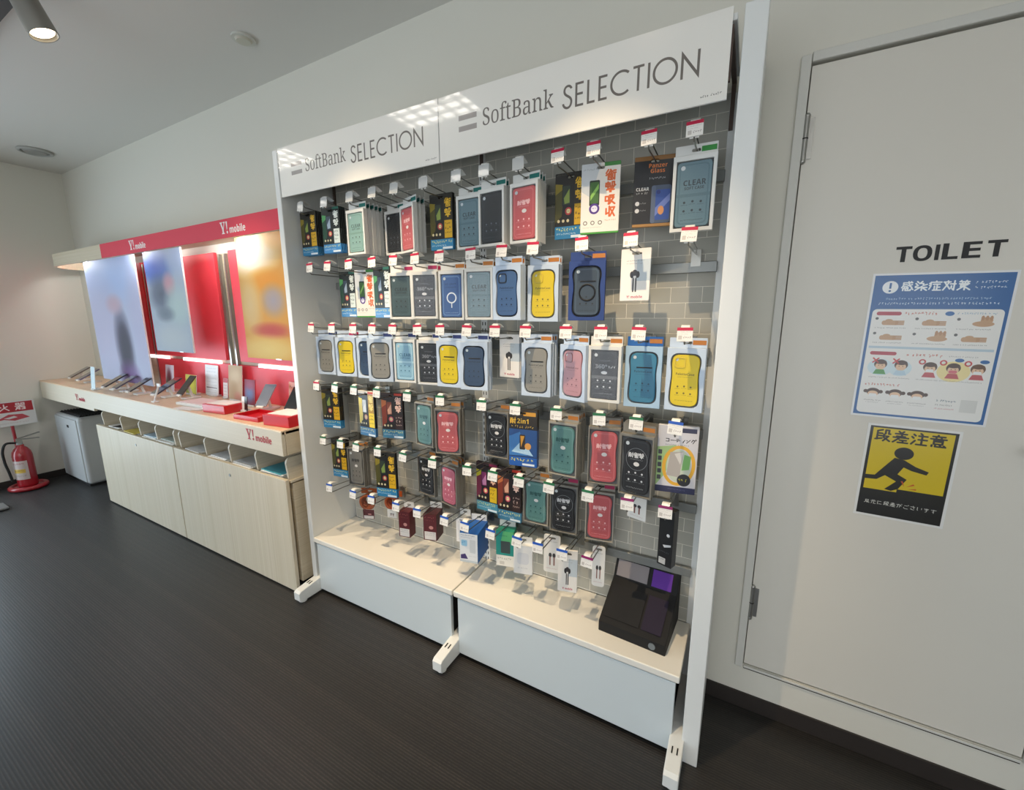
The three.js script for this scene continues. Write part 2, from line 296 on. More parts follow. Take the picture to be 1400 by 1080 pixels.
// ---------------------------------------------------------------- the shelving rack
const XL = -1.925, XM = -1.005, XR = -0.085, ZF = 0.33, ZB = 0.05, SHELF = 0.315, RTOP = 2.21;
const ROWS = [1.966, 1.694, 1.415, 1.131, 0.852, 0.6];
const rack = thing('display_rack', 'white two-bay display rack with brick-pattern back, header boards and base drawers', 'display rack', [0, 0, 0]);
{
  const p = (n, g, m, q, r) => mesh(n, g, m, rack, q, r);
  p('side_panel', rbox(0.034, RTOP - 0.05, ZF - 0.012, 0.004), M.rackWhite, [-1.94, (RTOP + 0.05) / 2, ZF / 2 + 0.006]);
  const ep = p('end_board', rbox(0.052, RTOP, ZF - 0.012, 0.003), M.rackWhite, [-0.044, RTOP / 2, ZF / 2 + 0.006]); ep.userData.label = 'thick white end board';
  for (const x of [XM, XR - 0.004]) {
    const u = p('upright', rbox(0.032, 2.12, 0.036, 0.003), M.rackWhite, [x, 1.075, 0.034]);
    if (x !== XM) continue;
    const sl = []; for (let i = 0; i < 70; i++) for (const s of [-0.007, 0.007]) sl.push(at(box(0.0035, 0.014, 0.002), s, -0.98 + i * 0.028, 0.0182));
    mesh('slot_row', merge(...sl), M.slot, u);
  }
  for (const x of [XL, XM, XR]) {                 // feet with a chamfered toe and a pair of slots
    const s = new THREE.Shape([[0.02, 0.012], [0.43, 0.012], [0.443, 0.012], [0.45, 0.02], [0.45, 0.058], [0.44, 0.066], [0.3, 0.085], [0.02, 0.085]].map((q) => new THREE.Vector2(...q)));
    const g = new THREE.ExtrudeGeometry(s, { depth: 0.038, bevelEnabled: true, bevelThickness: 0.004, bevelSize: 0.003, bevelSegments: 2 }); g.rotateY(-Math.PI / 2); g.translate(0.019, 0, 0);
    const ft = p('foot', g, M.rackWhite, [x, 0, 0]);
    mesh('foot_slot', merge(at(box(0.004, 0.002, 0.022), -0.008, 0.0795, 0.375, 0.13), at(box(0.004, 0.002, 0.022), 0.008, 0.0795, 0.375, 0.13)), M.slot, ft);
    mesh('levelling_pad', cyl(0.018, 0.02, 0.014, 14), M.whitePlastic, ft, [0, 0.007, 0.42]);
  }
  const bays = [[XL + 0.002, XM - 0.003], [XM + 0.003, XR - 0.006]];
  const kick = p('kick_plate', box(XR - XL - 0.06, 0.05, 0.02), M.slot, [(XL + XR) / 2, 0.03, 0.24]); kick.userData.label = 'dark recessed kick plate';
  bays.forEach(([a, b], i) => {
    const w = b - a, c = (a + b) / 2;
    p('base_shelf', rbox(w, 0.026, ZF - 0.05, 0.004), M.shelfTop, [c, SHELF - 0.013, 0.05 + (ZF - 0.046) / 2]);
    p('drawer_front', rbox(w - 0.03, 0.266, 0.018, 0.003), M.panelWhite, [c + 0.004, 0.151, ZF - 0.011]);
    p('drawer_box', box(w - 0.05, 0.24, 0.2), M.slot, [c, 0.165, 0.2]);
    // brick-pattern back board, every brick a piece of its own
    const bd = p('back_board', box(w - 0.02, 1.83, 0.012), M.grout, [c, SHELF + 0.915, ZB - 0.006]);
    bd.userData.label = 'pale back board with a grey brick relief';
  });
  // bricks: 0.1 x 0.052 m in running bond; the 300 that show most (in the gaps between packs, lower and nearer) are pieces, the rest one piece
  const bg = once('brick', () => rbox(0.0978, 0.0498, 0.008, 0.0008));
  bays.forEach(([a, b], bay) => {
    const bd = rack.children.filter((o) => o.name === 'back_board')[bay], c = (a + b) / 2, rest = [[], [], [], []]; let made = 0;
    const cells = [];
    for (let r = 0; r < 35; r++) for (let k = -1; k < 10; k++) {
      const y = SHELF + 0.03 + r * 0.052, x0 = Math.max(a + 0.012, a + 0.012 + k * 0.1 + (r % 2) * 0.05), x1 = Math.min(b - 0.012, a + 0.012 + (k + 1) * 0.1 + (r % 2) * 0.05);
      if (x1 - x0 < 0.02 || y > SHELF + 1.8) continue;
      cells.push([(x0 + x1) / 2, y, x1 - x0, r]);
    }
    cells.sort((p, q) => p[3] - q[3]);
    for (const [x, y, w, r] of cells) {
      const m = Math.floor(rnd() * 4), px = x - bd.position.x, py = y - bd.position.y, sx = (w - 0.0022) / 0.0978;
      const want = bay ? made < 170 : made < 130;
      if (want) { const o = mesh('brick', bg, M.brick[m], bd, [px, py, 0.0029]); o.scale.x = sx; made++; }
      else { const g = plain(bg); g.scale(sx, 1, 1); g.translate(px, py, 0.0029); rest[m].push(g); }
    }
    rest.forEach((l, m) => { if (l.length) { const o = mesh('brick_course', mergeGeometries(l), M.brick[m], bd); o.userData.kind = 'stuff'; } });
  });
  for (const y of ROWS) bays.forEach(([a, b]) => p('hook_rail', rbox(b - a - 0.02, 0.034, 0.014, 0.002), M.rail, [(a + b) / 2, y - 0.066, 0.066]));
  p('top_panel', rbox(XR - XL + 0.02, 0.016, ZF - 0.045, 0.002), M.rackWhite, [(XL + XR) / 2 - 0.01, 2.19, 0.182]);
  // header boards
  const INK = '#6f6862';
  const sign = print(2048, 462, (g, w, h) => {
    R(g, '#f0ede6', 0, 0, w, h);
    const k = w / 0.905, X = (x) => (x + 1.0) * k, Y = (y) => (2.209 - y) * k;
    R(g, '#a09a97', X(-0.916), Y(2.136), 0.073 * k, 0.016 * k); R(g, '#a09a97', X(-0.916), Y(2.102), 0.073 * k, 0.016 * k);
    g.fillStyle = INK; font(g, 0.071 * k, '', 'serif'); g.textBaseline = 'alphabetic'; const s = 'SoftBank', tw = g.measureText(s).width;
    g.save(); g.translate(X(-0.822), Y(2.088)); g.scale(0.255 * k / tw, 1); g.fillText(s, 0, 0); g.restore();
    // SELECTION in thin geometric capitals, drawn as strokes
    const y1 = Y(2.075), y0 = Y(2.136), H = y1 - y0, m = (y0 + y1) / 2; g.strokeStyle = INK; g.lineWidth = 0.0062 * k; g.lineCap = 'butt'; g.lineJoin = 'miter';
    let cx = X(-0.536); const line = (...q) => { g.beginPath(); q.forEach((v, i) => (i ? g.lineTo(cx + v[0] * H, y0 + v[1] * H) : g.moveTo(cx + v[0] * H, y0 + v[1] * H))); g.stroke(); };
    const ink = {
      S: [0.46, () => { g.beginPath(); g.moveTo(cx + 0.42 * H, y0 + 0.16 * H); g.bezierCurveTo(cx + 0.34 * H, y0 - 0.06 * H, cx + 0.04 * H, y0, cx + 0.06 * H, y0 + 0.24 * H); g.bezierCurveTo(cx + 0.08 * H, y0 + 0.48 * H, cx + 0.44 * H, y0 + 0.46 * H, cx + 0.42 * H, y0 + 0.74 * H); g.bezierCurveTo(cx + 0.4 * H, y0 + 1.08 * H, cx + 0.04 * H, y0 + 1.02 * H, cx + 0.0 * H, y0 + 0.76 * H); g.stroke(); }],
      E: [0.42, () => { line([0.4, 0.03], [0.04, 0.03], [0.04, 0.97], [0.4, 0.97]); line([0.04, 0.48], [0.37, 0.48]); }],
      L: [0.38, () => line([0.04, 0], [0.04, 0.97], [0.37, 0.97])],
      C: [0.82, () => { g.beginPath(); g.arc(cx + 0.48 * H, m, H * 0.47, 0.27 * Math.PI, 1.73 * Math.PI); g.stroke(); }],
      T: [0.48, () => { line([0, 0.03], [0.48, 0.03]); line([0.24, 0.03], [0.24, 1]); }], I: [0.08, () => line([0.04, 0], [0.04, 1])],
      O: [0.96, () => { g.beginPath(); g.arc(cx + 0.48 * H, m, H * 0.47, 0, 7); g.stroke(); }],
      N: [0.72, () => line([0.04, 1], [0.04, 0.06], [0.68, 0.94], [0.68, 0])],
    };
    const letters = [...'SELECTION'], total = letters.reduce((t, c) => t + ink[c][0], 0) * H, gap = (0.372 * k - total) / 8;
    for (const c of letters) { ink[c][1](); cx += ink[c][0] * H + gap; }
    fine(g, X(-0.157), Y(2.026), 0.052 * k, 0.007 * k, '#5c5753');
  }, 0.3, 1);
  sign.clearcoatRoughness = 0.03;
  for (const x of [XM + 0.005 + 0.4525, XL + 0.0165 + 0.4525]) {
    const hb = p('header_board', new THREE.BoxGeometry(0.905, 0.204, 0.006), [M.white, M.white, M.white, M.white, sign, M.white], [x, 2.107, ZF]);
    hb.userData.label = 'glossy off-white header board with grey lettering';
    mesh('edge_strip', box(0.006, 0.204, 0.008), M.clearPlastic, hb, [-0.4525, 0, 0.001]);
  }
  for (const x of [XL + 0.03, XM, XR - 0.012]) { const b = p('header_bracket', merge(at(box(0.012, 0.018, 0.27), 0, 2.165, 0.19), at(box(0.012, 0.12, 0.012), 0, 2.11, 0.318), at(box(0.012, 0.14, 0.02), 0, 2.1, 0.05)), mat(0x5d4d45, 0.5, { metalness: 0.3 }), [x, 0, 0]); b.userData.label = 'dark bracket behind the header board'; }
}

// ---------------------------------------------------------------- hooks with price tags
const tagPrint = print(128, 104, (g, w, h) => { R(g, '#efece6', 0, 0, w, h); fine(g, 10, 30, 108, 8, '#a5a09a'); fine(g, 10, 46, 80, 7, '#b3aea8'); RR(g, '#c8c2bc', 12, 60, 30, 30, 4); font(g, 30); g.fillStyle = '#9a8f8b'; fine(g, 52, 64, 64, 22, '#a59a97'); }, 0.5, 0.2);
const BAND = { red: mat(0xc01f45, 0.45), green: mat(0x1d6b3f, 0.45), blue: mat(0x2157b8, 0.45), magenta: mat(0x8b1560, 0.45) };
const hookGeo = once('prong', () => merge(rod([0, 0, -0.004], [0, 0, 0.206], 0.0023), rod([0, 0, 0.206], [0, 0.008, 0.214], 0.0023), rod([0, 0, 0], [0, 0.02, 0], 0.0023)));
const armGeo = once('arm', () => merge(rod([0, 0.02, -0.002], [0, 0.03, 0.19], 0.0021), rod([0, 0.03, 0.19], [0, 0.052, 0.206], 0.0021)));
const clipGeo = once('clip', () => merge(at(box(0.03, 0.05, 0.003), 0, -0.012, -0.0005), at(box(0.03, 0.004, 0.012), 0, 0.0135, -0.005)));
const holderGeo = once('holder', () => { const s = new THREE.Shape(); s.moveTo(0, 0.05); s.bezierCurveTo(-0.006, 0.06, -0.02, 0.058, -0.045, 0.044); s.lineTo(-0.045, 0.0415); s.bezierCurveTo(-0.02, 0.054, -0.008, 0.056, -0.003, 0.047); s.lineTo(-0.003, 0.006); s.lineTo(0, 0.006); const g = new THREE.ExtrudeGeometry(s, { depth: 0.024, bevelEnabled: false, curveSegments: 5 }); g.rotateY(-Math.PI / 2); g.translate(0.012, 0, 0.212); return g; });
function hook(row, x, band, label) {
  const t = thing('display_hook', label, 'hook', [x, ROWS[row] - 0.027, 0.0755], 0, 'price-tag hooks on the rack');
  mesh('prong', hookGeo, M.chrome, t); mesh('label_arm', armGeo, M.chrome, t); mesh('back_clip', clipGeo, M.chrome, t); mesh('tag_holder', holderGeo, M.whitePlastic, t);
  const tg = mesh('price_tag', box(0.043, 0.04, 0.0016), band === 'clear' ? M.clearTag : tagMats, t, [0, 0.029, 0.2135], [-0.12, 0, rr(-0.06, 0.06)]);
  if (band !== 'clear') mesh('tag_band', box(0.0432, 0.009, 0.002), BAND[band], tg, [0, 0.0158, 0.0004]);
  return t;
}
const tagMats = [M.paper, M.paper, M.paper, M.paper, tagPrint, M.paper];
M.clearTag = mat(0xc9cac8, 0.3, { clearcoat: 0.6 });

// ---------------------------------------------------------------- packaging prints
const PR = {};
function film(key, c) {          // glass-film sachet: dark picture at one side, bright lettering column, blue foot band
  PR[key] = print(224, 400, (g, w, h) => {
    R(g, c.base, 0, 0, w, h); P(g, c.glow, [[0, 60], [60, 70], [40, 230], [0, 250]]); P(g, c.glow2, [[0, 130], [70, 90], [50, 260], [0, 300]]);
    RR(g, '#16181b', 52, 70, 62, 130, 8); RR(g, c.screen, 57, 78, 52, 112, 5); P(g, c.beam, [[64, 150], [104, 96], [106, 180], [70, 186]]);
    O(g, c.badge, 98, 230, 24); O(g, '#e8d9a0', 98, 230, 14); fine(g, 84, 226, 30, 8, '#5b4a22');
    for (let i = 0; i < 3; i++) O(g, '#d6c9a0', 28 + i * 34, 288, 10);
    R(g, c.col, 138, 26, 78, 290); R(g, c.col2, 142, 190, 74, 126); jp(g, '衝撃', 146, 34, 66, c.txt, 8, true, 1.1); fine(g, 148, 206, 60, 18, c.txt2); fine(g, 148, 234, 60, 26, c.txt2); fine(g, 148, 272, 60, 16, c.txt2);
    R(g, c.foot, 0, 322, w, 78); fine(g, 8, 330, 208, 26, '#e9e27a'); fine(g, 14, 362, 150, 14, '#eef2f4'); R(g, '#dfe9ee', 120, 378, 96, 16); R(g, c.top, 0, 0, w, 24); R(g, c.top2, 140, 2, 80, 20); fine(g, 12, 7, 110, 10, '#77746a');
  });
}
film('filmY', { base: '#15130f', glow: '#8b7c1e', glow2: '#4e4a16', screen: '#2c3a2c', beam: '#8ca04a', badge: '#b23a3a', col: '#2a2109', col2: '#d8a912', txt: '#e8b92a', txt2: '#4c3a08', foot: '#2a7fb0', top: '#1b1914', top2: '#26241d' });
film('filmG', { base: '#141c18', glow: '#4c9a5a', glow2: '#1d4a34', screen: '#3c4a5a', beam: '#a7b8c8', badge: '#c44', col: '#131816', col2: '#dfe8e2', txt: '#e9efe9', txt2: '#36504a', foot: '#3a86c4', top: '#101614', top2: '#27695a' });
film('filmW', { base: '#1a1710', glow: '#e2cf4a', glow2: '#d8c86a', screen: '#dfe4e6', beam: '#ffffff', badge: '#c98a80', col: '#b98d12', col2: '#f0d21e', txt: '#f5e07a', txt2: '#57450a', foot: '#3d78a8', top: '#d9d4c8', top2: '#d0482a' });
film('filmR', { base: '#1c0f0d', glow: '#b8683a', glow2: '#7a2f1c', screen: '#7a3a2a', beam: '#d8a488', badge: '#c8566a', col: '#150c0c', col2: '#2a1412', txt: '#f2c9b8', txt2: '#f0d4c8', foot: '#3f7c9c', top: '#2a0f0c', top2: '#c8361f' });
film('filmP', { base: '#1b1016', glow: '#b9b02a', glow2: '#7a2a44', screen: '#8a3466', beam: '#c98ab0', badge: '#c84a5a', col: '#3a1410', col2: '#d8b41a', txt: '#f0c0a0', txt2: '#5a4208', foot: '#4a90a8', top: '#2a1018', top2: '#8a1f4a' });
PR.shock = print(236, 420, (g, w, h) => {
  R(g, '#ece6dd', 0, 0, w, h); P(g, '#cfd3d6', [[0, 0], [120, 0], [60, 200], [0, 160]]); R(g, '#3f8a3f', 140, 0, 96, 24); R(g, '#4a9a3c', 0, 408, w, 12);
  fine(g, 12, 30, 100, 12, '#8d9296'); RR(g, '#17211a', 52, 100, 62, 150, 8); RR(g, '#3f6b2c', 57, 110, 52, 126, 5); P(g, '#8fc25a', [[58, 190], [108, 120], [108, 150], [58, 220]]); O(g, '#4b2f86', 84, 268, 32); O(g, '#e7e3f2', 84, 268, 20); fine(g, 70, 262, 28, 10, '#4b2f86');
  jp(g, '衝撃吸収', 148, 44, 66, '#d8622a', 10, true, 1.08); fine(g, 150, 336, 72, 12, '#c98a6a'); for (let i = 0; i < 3; i++) { O(g, '#6d6a66', 30 + i * 46, 352, 13); O(g, '#ece6dd', 30 + i * 46, 352, 8); } fine(g, 14, 376, 120, 8, '#a8a39c');
});
PR.glassBlack = print(240, 410, (g, w, h) => {
  R(g, '#17181d', 0, 0, w, h); R(g, '#8a5f2c', 0, 0, w, 26); R(g, '#a5793e', 0, 392, w, 18); g.fillStyle = '#d8752a'; font(g, 34); g.textAlign = 'center'; g.fillText('Panzer', 138, 68); g.fillText('Glass', 138, 98); fine(g, 92, 122, 100, 14, '#d8d8d8');
  g.textAlign = 'left'; g.fillStyle = '#d8d8d6'; font(g, 26); g.fillText('CLEAR', 14, 196); fine(g, 14, 204, 74, 16, '#c8c8c6'); O(g, '#d0d0d0', 26, 270, 13); fine(g, 44, 264, 40, 12, '#a8a8a8'); O(g, '#d0d0d0', 26, 312, 13); fine(g, 44, 306, 40, 12, '#a8a8a8');
  RR(g, '#49566c', 108, 170, 116, 220, 16); RR(g, '#2f4f9a', 134, 196, 84, 176, 10); P(g, '#6d7fc0', [[134, 300], [218, 220], [218, 262], [134, 350]]); O(g, '#d8925a', 168, 316, 18, 26); O(g, '#27367a', 150, 210, 12); RR(g, '#58657d', 108, 170, 26, 220, 12);
});
const caseInk = (key, base, edge, ink, title) => { PR[key] = print(200, 380, (g, w, h) => {
  R(g, base, 0, 0, w, h); if (edge) { RR(g, edge, 14, 14, w - 28, h - 28, 26); RR(g, base, 22, 22, w - 44, h - 44, 22); }
  O(g, '#c4ccd0', 34, 34, 13); g.fillStyle = ink; g.textAlign = 'center';
  if (title === 'clear') { font(g, 44); g.fillText('CLEAR', 104, 138); font(g, 23); g.fillText('SOFT CASE', 104, 162); R(g, edge ?? ink, 0, 186, w, 18); }
  if (title === '360') { fine(g, 60, 70, 90, 14, '#8d9096'); font(g, 46); g.fillText('360°', 76, 140); fine(g, 128, 112, 58, 26, ink); O(g, '#d6d8da', 100, 172, 24, 13); R(g, '#5a5c60', 0, 196, w, 26); }
  if (title === 'palette') { font(g, 24); g.fillText('PaletteCase', 100, 150); fine(g, 44, 160, 110, 8, ink); }
  if (title === 'ring') { g.lineWidth = 12; g.strokeStyle = '#e6eef4'; g.beginPath(); g.arc(102, 206, 44, 0, 7); g.stroke(); R(g, '#e6eef4', 97, 256, 10, 40); fine(g, 40, 74, 120, 22, '#1d2a44'); fine(g, 40, 104, 110, 18, '#24365a'); }
  if (title === 'tough') { jp(g, '耐衝撃', 44, 92, 38, ink, 5.5, false, 1.0); fine(g, 56, 136, 92, 9, ink); O(g, '#e4e0dc', 104, 172, 21, 15); if (key === 'toughBlack') { g.strokeStyle = '#8d9094'; g.lineWidth = 3; g.beginPath(); g.arc(104, 138, 76, 0, 7); g.stroke(); } }
  for (const [x, y] of [[52, 236], [100, 232], [148, 236], [52, 286], [100, 284], [148, 286]]) { if (title === 'ring') continue; O(g, ink, x, y, 7); fine(g, x - 20, y + 12, 40, 7, ink); }
  fine(g, 36, 336, 132, 10, ink);
}, 0.45, 0.12); };
caseInk('clearGrey', '#5f7c88', '#52707c', '#27363e', 'clear'); caseInk('clearMint', '#86aaa4', '#77998f', '#2e4643', 'clear'); caseInk('clearSmoke', '#3f5358', '#4a5f64', '#22292b', 'clear'); caseInk('clearSky', '#8fbcd2', '#b8dcea', '#2e6486', 'clear');
caseInk('ringBlue', '#41639a', '#6d90bd', '#c9d9ea', 'ring'); caseInk('dark360', '#1d2027', '#2a2e36', '#c9ccd0', '360'); caseInk('darkCord', '#1e2228', '#2d333b', '#5a636e', 'none');
caseInk('palYellow', '#d9bf0c', null, '#6d5f10', 'palette'); caseInk('palBlue', '#41618c', null, '#1c2c48', 'palette'); caseInk('palNavy', '#27405e', null, '#14243a', 'palette'); caseInk('palGrey', '#8b887f', null, '#4d4b46', 'palette'); caseInk('palPink', '#b98489', null, '#7a4a50', 'palette'); caseInk('palTeal', '#2f7898', null, '#14455e', 'palette');
caseInk('magBlack', '#2b3a48', '#384a5a', '#14181c', 'none');
caseInk('toughTeal', '#568380', '#6a9692', '#1f4f4d', 'tough'); caseInk('toughPink', '#c0585c', '#cb6d70', '#f0c4c4', 'tough'); caseInk('toughBlack', '#16171a', '#26282c', '#d8d8d8', 'tough'); caseInk('toughRose', '#b8586c', '#c66e80', '#f0c4cc', 'tough'); caseInk('toughGrey', '#77736b', '#88847c', '#3a3834', 'tough');
PR.ear = print(200, 340, (g, w, h) => { R(g, '#ece8e2', 0, 0, w, h); R(g, '#c2ccd2', 110, 70, 90, 140); RR(g, '#4a4744', 74, 26, 66, 12, 6); fine(g, 40, 74, 120, 10, '#7a7570'); fine(g, 40, 92, 110, 9, '#8d8882'); O(g, '#2c292b', 78, 168, 13, 22); O(g, '#2c292b', 118, 168, 13, 22); O(g, '#3a3638', 98, 156, 17, 20); P(g, '#3a3638', [[84, 176], [94, 196], [94, 282], [84, 282]]); P(g, '#3a3638', [[112, 176], [102, 196], [102, 282], [112, 282]]); g.fillStyle = '#b02a44'; font(g, 24); g.fillText('Y! mobile', 48, 322); });
PR.gold = print(230, 440, (g, w, h) => { R(g, '#10141c', 0, 0, w, h); R(g, '#241a08', 0, 0, w, 120); RR(g, '#d89a2a', 118, 16, 100, 30, 4); jp(g, '耐', 10, 62, 50, '#e2b22e', 7); font(g, 50); g.fillStyle = '#e8bb36'; g.fillText('2in1', 66, 104); fine(g, 20, 120, 190, 24, '#d8ac3a'); P(g, '#1d4a86', [[0, 150], [w, 150], [w, 360], [0, 360]]); P(g, '#3a78b8', [[0, 210], [90, 170], [150, 350], [0, 360]]); P(g, '#a9cde6', [[20, 330], [110, 230], [200, 350]]); RR(g, '#2b2012', 88, 190, 46, 116, 8); P(g, '#c98f2a', [[94, 200], [128, 200], [100, 290]]); O(g, '#d89a4a', 156, 278, 26); fine(g, 30, 320, 150, 14, '#dfeaf2'); R(g, '#1a58a8', 0, 364, w, 76); fine(g, 14, 374, 120, 32, '#f0e05a'); fine(g, 148, 374, 60, 28, '#f0e05a'); R(g, '#dde6ee', 110, 414, 100, 16); });
PR.coat = print(252, 460, (g, w, h) => { R(g, '#d9d8de', 0, 0, w, h); R(g, '#3a3c58', 150, 14, 88, 30); jp(g, 'コーティング', 44, 82, 32, '#22232a', 4.2, false, 1.02); fine(g, 48, 124, 150, 12, '#7a7a86'); P(g, '#a7c88a', [[0, 150], [120, 130], [60, 330], [0, 420]]); g.lineWidth = 22; g.strokeStyle = '#e9b23a'; g.beginPath(); g.ellipse(140, 270, 92, 128, 0.1, 0, 7); g.stroke(); O(g, '#cdd6c4', 140, 270, 76, 112); P(g, '#b9b2ac', [[84, 180], [166, 170], [150, 350], [66, 340]]); P(g, '#dcd8d2', [[110, 190], [166, 172], [150, 260]]); P(g, '#7fba6a', [[172, 190], [214, 200], [206, 290], [160, 300]]); O(g, '#2a2c30', 178, 366, 42); fine(g, 146, 356, 64, 20, '#e2dc3a'); for (let i = 0; i < 5; i++) RR(g, '#4a4c52', 8, 168 + i * 44, 24, 30, 4); R(g, '#2b2f54', 0, 416, w, 44); fine(g, 80, 430, 120, 12, '#6a6e90'); });
PR.charger = print(200, 330, (g, w, h) => { R(g, '#e7eaec', 0, 0, w, h); fine(g, 14, 14, 172, 16, '#4a5a6a'); fine(g, 14, 40, 130, 12, '#7a8a98'); RR(g, '#9ccbe6', 18, 76, 66, 70, 12); fine(g, 24, 92, 54, 26, '#2f86c4'); RR(g, '#d3d8da', 112, 66, 66, 150, 10); P(g, '#4b3f74', [[8, 250], [60, 232], [90, 290], [10, 296]]); fine(g, 100, 250, 84, 10, '#a8b0b6'); R(g, '#c8d0d4', 0, 306, w, 24); });
PR.maroon = print(120, 300, (g, w, h) => { R(g, '#571a20', 0, 0, w, h); fine(g, 12, 26, 96, 22, '#a5645a'); fine(g, 12, 60, 90, 18, '#8a4a44'); O(g, '#c98d86', 70, 150, 20); R(g, '#dad6d2', 8, 200, 104, 92); fine(g, 16, 212, 88, 12, '#7a7670'); fine(g, 16, 234, 88, 12, '#8d8984'); });
PR.cable = print(90, 340, (g, w, h) => { R(g, '#17181a', 0, 0, w, h); O(g, '#d8d8d8', 60, 150, 10); P(g, '#cfd0d2', [[30, 214], [80, 200], [80, 212], [40, 228]]); fine(g, 12, 250, 60, 10, '#6a6c70'); R(g, '#b9bab8', 10, 292, 42, 38); fine(g, 14, 298, 34, 10, '#4a4a4a'); });
PR.teal = print(150, 320, (g, w, h) => { R(g, '#1f8d86', 0, 0, w, h); P(g, '#57b478', [[60, 0], [150, 0], [150, 110], [40, 90]]); RR(g, '#3b4a4c', 40, 90, 80, 110, 8); fine(g, 14, 36, 90, 12, '#0f4a48'); R(g, '#e3e2dc', 0, 220, w, 100); fine(g, 14, 240, 120, 22, '#9a9892'); RR(g, '#c8c6c0', 30, 276, 40, 30, 6); });
PR.bud = print(130, 300, (g, w, h) => { R(g, '#e9e7e2', 0, 0, w, h); RR(g, '#55514e', 38, 20, 56, 10, 5); fine(g, 20, 48, 92, 10, '#9a9690'); O(g, '#3a3a3c', 52, 160, 12, 18); O(g, '#3a3a3c', 82, 160, 12, 18); R(g, '#8a5a50', 46, 170, 10, 70); R(g, '#8a5a50', 78, 170, 10, 70); fine(g, 20, 262, 90, 9, '#b98a8a'); });

// ---------------------------------------------------------------- pack builders (origin: bottom centre of the front face)
const slotPath = (y, w = 0.024) => rrect(w, 0.0085, 0.004, 0, y, new THREE.Path());
const CARD = { white: mat(0xdcdcd8, 0.55), blueWhite: mat(0xc3d2e4, 0.5), navy: mat(0x1d3a7a, 0.5), grey: mat(0x9a968c, 0.5), smoke: mat(0x7d7a72, 0.45), sky: mat(0xa9c6de, 0.5), amber: mat(0xb8742e, 0.5), tealTab: mat(0x1f6f68, 0.5), greenTab: mat(0x2f8a3a, 0.5), navyTab: mat(0x27356e, 0.5), pinkTab: mat(0xb02a5a, 0.5), blueTab: mat(0x1d5fa8, 0.5) };
const DEPTH = 0.02;
M.trayGrey = mat(0x5d5f61, 0.6); M.trayDark = mat(0x3a3f42, 0.6); M.trayBlack = mat(0x14161a, 0.6);
function casePack(name, W, H, card, printKey, o = {}) {
  const t = new THREE.Group(); t.name = name;
  const hole = (w) => (o.hour ? hourglass(W * 0.8, H * 0.86, W * 0.035, 0, H * 0.49, w) : rrect(W * (o.wavy ? 0.91 : 0.84), H * (o.wavy ? 0.93 : 0.88), o.soft ?? 0, 0, H * 0.49, w));
  const carton = once('carton' + [W, H, o.hour, o.soft, o.wavy], () => { const s = rrect(W, H, 0.0015, 0, H / 2); s.holes.push(hole(new THREE.Path())); return merge(plate(s, 0.009, 0.0008), at(box(W, H, DEPTH - 0.01), 0, H / 2, -0.0103 - (DEPTH - 0.01) / 2)); });
  mesh('carton', carton, card, t);
  mesh('hang_tab', once('tab' + W, () => { const s = rrect(W * 0.97, 0.032, 0.002, 0, 0.0155); s.holes.push(slotPath(0.016)); return plate(s, 0.0012); }), o.tab ?? card, t, [0, H, -DEPTH + 0.002]);
  if (o.sticker) mesh('tab_sticker', box(W * 0.34, 0.014, 0.0008), o.sticker, t, [W * 0.29, H + 0.017, -DEPTH + 0.0026]);
  mesh('inner_tray', once('tray' + [W, H], () => box(W * 0.93, H * 0.95, 0.001)), o.inner ?? (o.hour || o.wavy ? M.trayGrey : M.trayDark), t, [0, H * 0.49, -0.0097]);
  const cw = W * (o.hour ? 0.715 : o.wavy ? 0.82 : 0.8), ch = H * (o.hour ? 0.81 : o.wavy ? 0.88 : 0.85);
  const cg = once('case' + [cw, ch, o.hour, o.wavy], () => plate(o.hour ? hourglass(cw, ch, cw * 0.03) : o.wavy ? hourglass(cw, ch, cw * 0.05) : rrect(cw, ch, cw * 0.13), 0.005, 0.0015));
  const cs = mesh('phone_case', cg, PR[printKey], t, [0, H * 0.49, o.hour ? -0.0005 : -0.0018]);
  if (o.lens) mesh('camera_ring', once('ring' + cw, () => { const q = cw * 0.42, s = rrect(q, q, q * 0.3); s.holes.push(rrect(q * 0.76, q * 0.76, q * 0.22, 0, 0, new THREE.Path())); return plate(s, 0.0016, 0.0006); }), o.lens, cs, [-cw * 0.2, ch / 2 - cw * 0.3, 0.002]);
  if (o.bump) mesh('camera_bar', once('bump' + cw, () => rbox(cw * 0.6, 0.004, 0.002, 0.001)), o.bump, cs, [cw * 0.05, ch * 0.21, 0.001]);
  if (o.mag) mesh('magnet_ring', once('mag' + cw, () => new THREE.TorusGeometry(cw * 0.3, 0.0028, 6, 30)), M.black, cs, [0.002, -ch * 0.02, 0.0008]);
  if (!o.hour) mesh('window_film', once('pane' + [W, H], () => box(W * 0.84, H * 0.88, 0.0004)), M.film, t, [0, H * 0.49, -0.0006]);
  return t;
}
function sachet(name, W, H, printKey, d = 0.006, soft = 0.003) {
  const t = new THREE.Group(); t.name = name;
  mesh('printed_card', once('sachet' + [W, H, d, soft], () => { const s = rrect(W, H, soft, 0, H / 2); s.holes.push(slotPath(H - 0.0145)); return plate(s, d - 0.002, 0.001); }), PR[printKey], t);
  return t;
}
function hangBox(name, W, H, D, printKey, sides, top) {
  const t = new THREE.Group(); t.name = name;
  mesh('carton', new THREE.BoxGeometry(W, H, D), [sides, sides, top ?? sides, sides, PR[printKey], sides], t, [0, H / 2, -D / 2]);
  mesh('hang_tab', (() => { const s = rrect(W * 0.9, 0.03, 0.004, 0, 0.0145); s.holes.push(slotPath(0.015, 0.02)); return plate(s, 0.001); })(), M.paper, t, [0, H, -D + 0.002]);
  return t;
}
